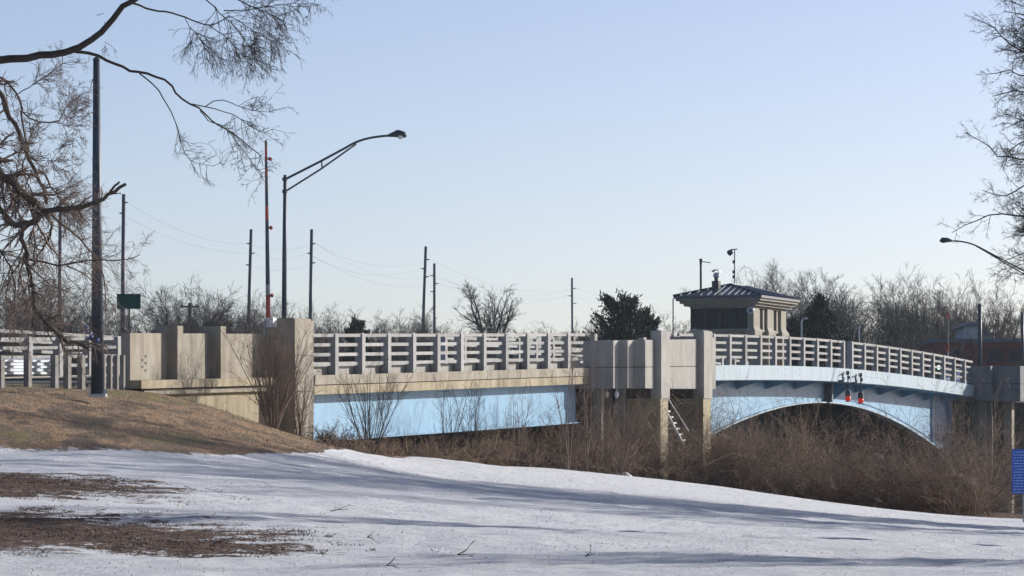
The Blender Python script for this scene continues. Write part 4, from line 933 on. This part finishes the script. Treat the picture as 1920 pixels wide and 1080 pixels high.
# --- generic bare tree
def proto_tree(seed, H, spread, trunk_h, nl=7, dens=1.35, upright=.75, minr=.0075):
    g = np.random.default_rng(seed); tk = Twigs(); cr_ = Twigs(); nl += 3
    r0 = H*.018
    tp = make_curves(np.array([[0,0,-.5]]), np.array([[g.normal(0,.05),g.normal(0,.05),1]]), np.array([trunk_h+.5]), 6, .05, (0,0,.03), g)
    tk.add(tp, (r0*np.linspace(1.25,.8,6))[None], 8)
    top = tp[0,-1]; az = np.arange(nl)*2.399+g.uniform(0,6); el = g.uniform(.35, 1.15, nl)*1.0
    d = np.stack([np.cos(az)*spread, np.sin(az)*spread, el+upright], 1); st = tp[0,-1]+(tp[0,-2]-tp[0,-1])*g.uniform(0,.9,(nl,1))
    Lm = (H-trunk_h)*g.uniform(.80,.97,nl)
    l1 = make_curves(st, d, Lm, 9, .085, (0,0,.045), g); rr1 = r0*.55*np.linspace(1,.16,9)[None]*np.ones((nl,1)); tk.add(l1, rr1, 5)
    l2, r2 = children(l1, rr1, int(7*dens), 30, .50, 7, .10, (0,0,.06), g, .2, rr=.6, minr=minr*1.5); tk.add(l2, r2, 4)
    l3, r3 = children(l2, r2, int(6*dens), 32, .5, 5, .11, (0,0,.04), g, .1, rr=.6, minr=minr*1.15); cr_.add(l3, r3, 3)
    l4, r4 = children(l3, r3, 6, 34, .7, 4, .16, (0,0,.03), g, .1, rr=.7, minr=minr); cr_.add(l4, r4, 3)
    l5, r5 = children(l4[::2], r4[::2], 2, 34, .62, 3, .16, (0,0,.02), g, .2, rr=.75, minr=minr*.85); cr_.add(l5, r5, 3)
    zz = np.sort(np.concatenate([q[:,2] for q in cr_.v])); k_ = 9.6/zz[int(len(zz)*.997)]
    for q in tk.v+cr_.v: q *= k_
    return tk, cr_
protos = []
for k, a_ in enumerate([(1,10,.75,2.2,8),(2,10,.6,1.6,8),(3,10,.95,2.6,9),(4,10,.5,1.0,9),(5,10,.8,1.8,7),(12,10,.62,5.6,2)]):
    tk, cw = proto_tree(*a_); o1 = tk.build('trunk', M['fartwig']); o2 = cw.build('crown', M['fartwig'])
    protos.append((o1.data, o2.data)); bpy.data.objects.remove(o1); bpy.data.objects.remove(o2)
def place_tree(x, Y, ytop, k, label, group, zb=0.2, rot=None, wide=1.0):
    ztop = (HZ-ytop)/F*Y; s = (ztop-zb)/9.8
    r_ = thing('bare_tree', ((x-960)/F*Y, Y, zb), label, 'tree', group); r_.rotation_euler.z = rot if rot is not None else random.uniform(0,6.28); r_.scale = (s*wide, s*wide, s)
    for nm, d in zip(('trunk','crown'), protos[k]):
        o = bpy.data.objects.new(nm, d); COL.objects.link(o); o.parent = r_
    return r_
GR = 'bare trees on the skyline behind the right half of the bridge'
right = [(1425,360,512,0,'leftmost tall bare tree, rising right behind the operator house roof'),(1462,350,492,1,'tallest dense bare crown just right of the operator house roof'),(1502,365,500,2,'bare tree above the dark spruce, left of its tip'),(1545,350,508,1,'bare tree directly right of the spruce tip'),
 (1585,380,545,3,'low bare tree in the dip between the two tall groups'),(1622,345,508,2,'first tall bare tree right of the dip in the skyline'),(1655,360,504,0,'tall fan-shaped bare tree above the middle of the arch railing'),(1690,350,516,4,'bare tree left of the barrier gate arm'),
 (1722,345,520,1,'dense bare tree just left of the brick building'),(1757,370,528,0,'bare tree above the left corner of the brick building'),(1790,350,524,2,'bare tree right of the barrier gate arm'),(1830,365,518,4,'bare tree behind the white gable'),
 (1868,350,520,0,'wide bare tree above the brick building roof'),(1908,360,530,2,'last bare tree at the right edge over the brick roof')]
for x, Y, yt, k, lab in right: place_tree(x, Y, yt, k, lab, GR, wide=1.05)
place_tree(932, 330, 522, 5, 'lone bare tree with a forked trunk rising above the middle of the railing', 'bare trees on the skyline behind the left half of the bridge', wide=1.15, rot=1.0)
GL = 'bare trees on the skyline behind the left half of the bridge'
left = [(25,520),(60,500),(95,530),(135,545),(285,545),(312,528),(340,520),(372,532),(398,560),(425,548),(448,552),(480,572),(505,560),(535,562),(560,582),(605,594),(632,592),(660,596),(688,584),(712,576),(735,580),(765,590),(790,596),(838,598),(868,603),(895,606),(1040,604),(1090,600),(1235,562),(1258,580),(1215,590)]
for i, (x, yt) in enumerate(left):
    ref = [(60,'at the far left edge'),(105,'by the pale utility pole on the far left'),(150,'left of the thick steel pole'),(300,'right of the green road sign'),(330,'above the first wing wall pilaster'),(356,'at the cross arm pole'),(385,'above the gap between the wing wall pilasters'),(412,'above the second wing wall pilaster'),(440,'right of the second wing wall pilaster'),(475,'at the leaning utility pole'),(495,'left of the barrier gate'),(520,'between the barrier gate and the street lamp'),(545,'directly behind the street lamp post'),(580,'at the utility pole right of the street lamp'),
           (610,'above the first railing bay'),(640,'above the second railing bay'),(672,'behind the small scruffy evergreen'),(700,'right of the small scruffy evergreen'),(722,'above the third railing bay'),(750,'above the fourth railing bay'),(780,'left of the close pair of utility poles'),(805,'between the close pair of utility poles'),(850,'right of the close pair of utility poles'),(880,'left of the lone forked tree'),(915,'at the foot of the lone forked tree'),(1060,'left of the pole by the evergreen'),(1110,'right of the pole by the evergreen'),(1225,'beside the smaller olive evergreen'),(1245,'left of the operator house'),(1300,'at the left eave of the operator house')]
    lab = ('low bare skyline tree ', 'twiggy bare skyline tree ', 'rounded bare skyline tree ')[i % 3]+next(r for v, r in ref if x <= v)
    near_ = 'bridge'
    Y = 255+((i*37) % 60)
    place_tree(x, Y, yt, (i*3) % 5, lab, GL, wide=1.0+.3*((i*7) % 3))
# dense dark woodland floor behind the bridge
tw = Twigs(); g = np.random.default_rng(31)
def hedge(x0, x1, Y0, Y1, ytop, n, tw, minr=.03):
    x = g.uniform(x0, x1, n); Y = g.uniform(Y0, Y1, n); X = (x-960)/F*Y; zt = (HZ-(ytop+g.normal(0,9,n)))/F*Y
    st = np.stack([X, Y, np.full(n,-.3)+zt*0], 1); ln = np.maximum(zt, 1)*g.uniform(.55,1.0,n)
    c_ = make_curves(st, np.stack([g.normal(0,.25,n), g.normal(0,.25,n), np.ones(n)],1), ln, 6, .12, (0,0,.05), g)
    r_ = np.linspace(1,.5,6)[None]*g.uniform(.04,.09,n)[:,None]; tw.add(c_, r_, 3)
    c2, r2 = children(c_, r_, 8, 45, .28, 4, .2, (0,0,.03), g, .2, rr=.6, minr=minr); tw.add(c2, r2, 3)
    c3, r3 = children(c2, r2, 3, 40, .6, 3, .2, (0,0,.03), g, .2, rr=.8, minr=minr*.8); tw.add(c3, r3, 3)
hedge(-100, 1110, 262, 330, 628, 2600, tw); hedge(1100, 1780, 285, 345, 622, 1700, tw)
tag(tw.build('woodland_undergrowth', M['fartwig']), 'dense leafless undergrowth massed behind the whole bridge', 'undergrowth', None, 'stuff')
# ------------------------------------------------------------------ evergreens
def evergreen(x, Y, ytop, wpx, label, kind, seed, zb=.3):
    g = np.random.default_rng(seed); X = (x-960)/F*Y; H = (HZ-ytop)/F*Y-zb; W = wpx/F*Y/2
    e_ = thing('evergreen_tree', (X, Y, zb), label, 'tree'); tk = Twigs(); tk.add(np.array([[0,0,-.5],[0,0,H*.5],[0,0,H*.96]])[None], np.array([[.3,.2,.03]]), 8); tk.build('trunk', M['bark'], e_)
    if kind == 'round':
        n = 150; a_ = g.uniform(0,6.28,n); h = g.uniform(.08,.98,n); rad_ = W*np.sqrt(np.clip(1-((h-.38)/.64)**2,0,1))*g.uniform(.55,1.12,n)
    else:
        n = 170; a_ = g.uniform(0,6.28,n); h = g.uniform(.08,1.0,n)**.9; rad_ = W*np.clip(1.03-h,0,1)**.95*g.uniform(.35,1.2,n)
    st = np.stack([0*a_,0*a_,H*h*.92],1); en = np.stack([np.cos(a_)*rad_, np.sin(a_)*rad_, H*h+(.06*H*g.uniform(0,1,n) if kind=='round' else -.03*H)],1)
    lim = np.stack([st*(1-f)+en*f for f in np.linspace(0,1,5)],1); wd = Twigs(); wd.add(lim, np.linspace(.06,.02,5)[None]*np.ones((n,1)), 3); wd.build('branches', M['bark'], e_)
    # needle clumps: small tufts of blades
    m_ = 85; bi = np.repeat(np.arange(n), m_); f = g.uniform(.35,1.04,len(bi))[:,None]; c_ = st[bi]*(1-f)+en[bi]*f+g.normal(0,.16 if kind=='round' else .13,(len(bi),3))*W/2.5
    d = norm(norm(en[bi]-st[bi])+g.normal(0,.6,(len(bi),3))+np.array([0,0,.5 if kind=='round' else -.1])); L_ = g.uniform(.14,.34,(len(bi),1)); sd = norm(np.cross(d, g.normal(0,1,d.shape)))*.06
    v = np.stack([c_-sd, c_+sd, c_+d*L_+sd*.4, c_+d*L_-sd*.4],1).reshape(-1,3); fi = np.arange(len(v)).reshape(-1,4)
    t_ = Twigs(); t_.v = [v]; t_.f = [fi]; t_.n = len(v); t_.build('foliage', M['needle'] if kind=='round' else M['needleb'], e_)
evergreen(1166, 262, 556, 150, 'large rounded dark evergreen behind the stepped pier', 'round', 1)
evergreen(1214, 268, 586, 74, 'smaller olive evergreen leaning against the large rounded one', 'round', 2)
evergreen(1537, 272, 552, 270, 'dark pointed spruce right of the operator house', 'cone', 3)
evergreen(1488, 285, 596, 120, 'low dark spruce half hidden by the operator house', 'cone', 4)
evergreen(668, 262, 600, 56, 'small scruffy evergreen above the approach railing', 'round', 6)
# ------------------------------------------------------------------ shrubs and thicket on the bank
def shrub(x, m_, wpx, ytop, label, seed, n=26, mt='twig', mean=.012, spread=.5, nm='bare_shrub', dens=(9,4,3), ybase=None):
    g = np.random.default_rng(seed); t = tx(x, m_); q = P(t, m_); z = gz(q[0], q[1])-.05; H = zy(ytop, t, m_)-z
    s_ = thing(nm, (q[0], q[1], z), label, 'shrub' if nm == 'bare_shrub' else 'sapling'); st = Twigs(); fine_ = Twigs(); W = wpx/F*q[1]/2
    a_ = g.uniform(0,6.28,n); rr = g.uniform(0,1,n)**.6; d = np.stack([np.cos(a_)*rr*W/H*spread*2, np.sin(a_)*rr*W/H*spread*2, np.ones(n)],1)
    s0 = np.stack([np.cos(a_)*.08*W, np.sin(a_)*.08*W, 0*a_],1); c_ = make_curves(s0, d, H*g.uniform(.7,1.04,n)*(1+.15*rr), 9, .05, (0,0,.02), g); r_ = np.linspace(1,.3,9)[None]*g.uniform(.6,1.5,n)[:,None]*mean*1.6
    st.add(c_, r_, 5); c2, r2 = children(c_, r_, dens[0], 28, .38, 6, .10, (0,0,.05), g, .15, rr=.55, minr=mean*.5); c3, r3 = children(c2, r2, dens[1], 30, .5, 4, .12, (0,0,.04), g, .15, rr=.7, minr=mean*.38)
    c4, r4 = children(c3, r3, dens[2], 30, .5, 3, .12, (0,0,.04), g, .15, rr=.8, minr=mean*.32)
    fine_.add(c2, r2, 3); fine_.add(c3, r3, 3); fine_.add(c4, r4, 3)
    st.build('stems', M[mt], s_); fine_.build('twigs', M[mt], s_)
shrub(512, 2.2, 135, 622, 'tall dense leafless shrub in front of the pylon and wing wall', 41, 44, 'twig', .010, .58, dens=(9,4,3))
shrub(560, 2.0, 90, 700, 'leafless shrub at the foot of the pylon on its right side', 42, 16, 'twig', .010, .5, dens=(7,3,2))
shrub(694, 2.4, 165, 690, 'spreading leafless shrub in front of the left end of the blue girder', 43, 20, 'twigdark', .010, .55, dens=(8,4,2))
shrub(838, 1.2, 90, 715, 'thin leafless shrub in front of the middle of the blue girder, leaning left', 44, 9, 'twigdark', .009, .55, dens=(7,3,2))
shrub(892, 1.2, 90, 705, 'thin leafless shrub in front of the middle of the blue girder, beside the leaning one', 45, 10, 'twigdark', .009, .45, dens=(7,3,2))
shrub(965, 1.0, 70, 740, 'low leafless shrub in front of the right part of the blue girder', 46, 10, 'twig', .009, .5, dens=(7,3,2))
shrub(1065, 2.0, 60, 668, 'slender pale sapling in front of the left end of the stepped pier', 47, 4, 'twig', .012, .3, 'bare_sapling', dens=(12,3,2))
shrub(1103, 2.2, 70, 640, 'tall pale sapling left of the thin pier column', 48, 5, 'twig', .013, .35, 'bare_sapling', dens=(12,3,2))
shrub(1160, 2.2, 110, 735, 'arching leafless shrub under the stepped parapet', 49, 14, 'twig', .011, .6, dens=(8,3,2))
shrub(1505, 6.0, 70, 760, 'pale upright shrub below the crown of the arch', 50, 6, 'brushtan', .012, .4, dens=(8,3,2))
shrub(1790, 3.0, 80, 770, 'brown shrub in front of the dark far pier wall', 51, 16, 'twig', .014, .45, dens=(8,4,2))
shrub(1385, 5.0, 130, 798, 'dense brown rounded shrub at the left foot of the arch', 52, 34, 'brush', .013, .6, dens=(9,4,3))
def thicket(name, x0, x1, n, yt, mt, label, seed, ycurve, depth=(0,22), nb=6, thick=.011, arch_=.25):
    g = np.random.default_rng(seed); x = g.uniform(x0, x1, n); dd = g.uniform(*depth, n)
    toeX, toeY = TOEX, TOEY
    Y = np.full(n, 150.0)
    for _ in range(8): Y = np.interp((x-960)/F*Y, toeX, toeY)
    Y = Y+.6+dd; X = (x-960)/F*Y
    z = zg(X, Y); zt = (HZ-(np.interp(x, *ycurve)))/F*Y
    k = (z > -4.7) & ((vnoise(X+50,Y+50,1.7,seed+3) > .34) | (g.random(n) < .35)); X, Y, z, zt, n = X[k], Y[k], z[k], zt[k], int(k.sum())
    H = np.clip((zt-z), .6, 5.5)*g.uniform(.4,1.25,n)*(.75+.5*vnoise(X+99,Y+99,2.3,seed))
    st = np.stack([X, Y, z-.05],1); c_ = make_curves(st, np.stack([g.normal(0,.6,n), g.normal(0,.6,n), np.ones(n)],1), H*g.uniform(1.0,1.5,n), 8, .22, (0,0,-arch_*.25), g)
    r_ = np.linspace(1,.35,8)[None]*g.uniform(.6,1.6,n)[:,None]*thick; tk = Twigs(); tk.add(c_, r_, 3)
    c2, r2 = children(c_, r_, nb, 42, .35, 5, .2, (0,0,-.02), g, .15, rr=.6, minr=thick*.55); tk.add(c2, r2, 3)
    c3, r3 = children(c2, r2, 3, 40, .55, 3, .2, (0,0,0), g, .1, rr=.8, minr=thick*.45); tk.add(c3, r3, 3)
    tag(tk.build(name, M[mt]), label, 'brush', None, 'stuff')
yc = ([590,640,760,900,1000,1100,1200,1300,1345,1400,1450,1500,1600,1700,1760,1850],[834,830,824,814,804,772,785,790,822,808,806,822,832,842,825,790])
thicket('bank_thicket', 600, 1860, 6200, 0, 'brush', 'dense brown leafless thicket along the river bank under the bridge', 61, yc, nb=7)
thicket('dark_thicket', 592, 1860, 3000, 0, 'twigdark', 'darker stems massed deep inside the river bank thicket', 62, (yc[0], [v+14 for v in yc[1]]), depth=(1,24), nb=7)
thicket('pale_stems', 640, 1850, 1700, 0, 'brushtan', 'scattered pale dry canes standing in the bank thicket', 63, (yc[0], [v-4 for v in yc[1]]), nb=4, thick=.010)
thicket('rust_brush', 1430, 1830, 1100, 0, 'brushred', 'rust-brown low brush along the snow edge below the arch', 64, ([1430,1600,1840],[915,880,915]), depth=(0,5), nb=7, thick=.010)
# ------------------------------------------------------------------ grass and litter
def blades(name, X, Y, h, w_, mt, label, seed, lean=.5, cat='grass'):
    g = np.random.default_rng(seed); n = len(X); z = zgn(X, Y); a_ = g.uniform(0,6.28,n); H = h*g.uniform(.4,1.3,n)
    side = np.stack([np.cos(a_), np.sin(a_), 0*a_],1)*w_; tip = np.stack([g.normal(0,lean,n), g.normal(0,lean,n), np.ones(n)],1)*H[:,None]; b0 = np.stack([X,Y,z-.03],1)
    v = np.stack([b0-side, b0+side, b0+tip*.98+side*.25, b0+tip-side*.25],1).reshape(-1,3); t_ = Twigs(); t_.v = [v]; t_.f = [np.arange(len(v)).reshape(-1,4)]; t_.n = len(v)
    tag(t_.build(name, M[mt]), label, cat, None, 'stuff')
g = np.random.default_rng(71)
n = 26000; x = g.uniform(-60, 600, n); Y = g.uniform(96, 126, n); X = (x-960)/F*Y
k = (Y > np.interp(X, TOEX, TOEY)+.4+.8*(vnoise(X,Y,.7,4)-.5)) & ((X-O[0])*N[0]+(Y-O[1])*N[1] > .5)
blades('dry_grass', X[k], Y[k], .075, .008, 'grass', 'short dry tan grass on the embankment below the wing wall', 72)
n = 150000; X = g.uniform(-18, 5, n); Y = g.uniform(48, 88, n); cvr = ground_cover(X, Y)+(vnoise(X,Y,.9,5)-.5)*1.6+(vnoise(X,Y,.3,6)-.5)*1.0
k = cvr < .35; blades('leaf_litter', X[k], Y[k], .055, .013, 'litter', 'brown fallen leaves and dead grass lying in the thawed patches', 73, 1.2, 'leaf litter')
n = 34000; X = g.uniform(-17, 20, n); Y = g.uniform(47, 150, n); k = (g.random(n) < .2+.8*(vnoise(X,Y,4,8) > .62)) & (ground_cover(X,Y) > .6); blades('snow_stubble', X[k], Y[k], .05, .008, 'litter', 'sparse dark grass stubble and debris poking through the snow', 74, .9, 'stubble')
def fallen(x, y, Yd, L_, label, seed, sc=1.0):
    g = np.random.default_rng(seed); X = (x-960)/F*Yd; z = gz(X, Yd)+.02; s_ = thing('fallen_twig', (X, Yd, z), label, 'twig', 'twigs lying on the snow'); t_ = Twigs()
    c_ = make_curves(np.array([[-L_/2,0,.02]]*2), np.array([[1,.1,.22],[1,-.4,.05]]), np.array([L_,L_*.8]), 7, .2, (0,0,-.01), g); r_ = np.linspace(.007,.003,7)[None]*np.ones((2,1))*sc; t_.add(c_, r_, 4)
    c2, r2 = children(c_, r_, 5, 50, .45, 4, .2, (0,0,.05), g, .1, rr=.7, minr=.003); c2[...,2] = np.abs(c2[...,2]); t_.add(c2, r2, 3); t_.build('stem', M['twigdark'], s_)
def ydist(x, y):      # distance at which the photo row y meets the slope in column x
    Ys = np.linspace(45, 160, 800); z = zg((x-960)/F*Ys, Ys); r = HZ-z*F/Ys; return float(Ys[int(np.argmin(np.abs(r-y)))])
for i, (x, y, L_, lab) in enumerate([(640,962,.42,'forked twig standing on the bright snow right of the thawed patch'),(400,972,.18,'small dark stub of twig at the tip of the thawed patch'),(700,1012,.2,'short dark stick on the snow right of the long thawed patch'),(880,1045,.34,'dark curved twig lying on the blue shadow in the front snow'),
      (620,1010,.2,'short upright twig just right of the long thawed patch'),(1110,1048,.2,'branched twig in the right front snow'),(740,1066,.22,'curled twig near the bottom centre of the snow')]):
    fallen(x, y, ydist(x, y), L_, lab, 90+i)
def drift(x, Y, rx, ry, h, label, seed):
    g = np.random.default_rng(seed); X = (x-960)/F*Y; z = gz(X,Y); b = MB(); n = 14; K = 5; c0 = np.array([X,Y,z])
    pts_ = [tuple(c0+[0,0,h])]
    for k in range(1,K):
        f = k/(K-1)
        for j in range(n):
            a_ = 2*math.pi*j/n; rj = f*(1+g.uniform(-.2,.2)); pts_.append(tuple(c0+np.array([math.cos(a_)*rx*rj, math.sin(a_)*ry*rj, h*(1-f*f)*g.uniform(.7,1.2)-.1*f])))
    fs = [(0,1+j,1+(j+1)%n) for j in range(n)]+[(1+(k-1)*n+j,1+k*n+j,1+k*n+(j+1)%n,1+(k-1)*n+(j+1)%n) for k in range(1,K-1) for j in range(n)]
    tag(link_mesh('snow_lump', pts_, fs, M['snowy'], None, True), label, 'snow', 'snow lumps at the thicket edge')
for i, (x, Y, lab) in enumerate([(812,139.5,'low snow lump at the thicket edge below the blue girder'),(1172,157.5,'snow lump left of the foot of the first tall pillar'),(1440,164.5,'small snow lump in the brush below the arch')]):
    drift(x, Y, .5, .4, .20, lab, 120+i)
# shade trees beyond the right edge whose shadows streak the snow
for i, (X, Y, H, lab) in enumerate([(25,116,24,'park tree outside the right edge, nearest to the pier'),(30.5,125,24,'far park tree outside the right edge'),(36,133,24,'farthest park tree outside the right edge'),(27.5,106,21,'low park tree outside the right edge'),(15.5,63,9,'small park tree outside the lower right corner')]):
    z = gz(X, Y); r_ = thing('bare_tree', (X, Y, z), lab, 'tree', 'park trees off the right edge'); r_.scale = (H/10,)*3
    for nm, d in zip(('trunk','crown'), protos[(0,2,1,4,3,0)[i]]):
        o = bpy.data.objects.new(nm, d); COL.objects.link(o); o.parent = r_

hb = MB(); hb.hexa([(-2500,-120,-7.5),(2500,-120,-7.5),(2500,2560,-7.5),(-2500,2560,-7.5)],[(-2500,-120,30),(2500,-120,30),(2500,2560,30),(-2500,2560,30)])
hm = bpy.data.materials.new('pale_haze'); hm.use_nodes = True; hn = hm.node_tree.nodes; hn.remove(hn['Principled BSDF'])
pv = hn.new('ShaderNodeVolumePrincipled'); pv.inputs['Density'].default_value = .00012; pv.inputs['Color'].default_value = (.75,.88,1,1); pv.inputs['Anisotropy'].default_value = .2
hm.node_tree.links.new(pv.outputs[0], hn['Material Output'].inputs['Volume'])
tag(hb.build('haze', hm), 'thin pale winter haze over the whole scene', None, None, 'stuff')
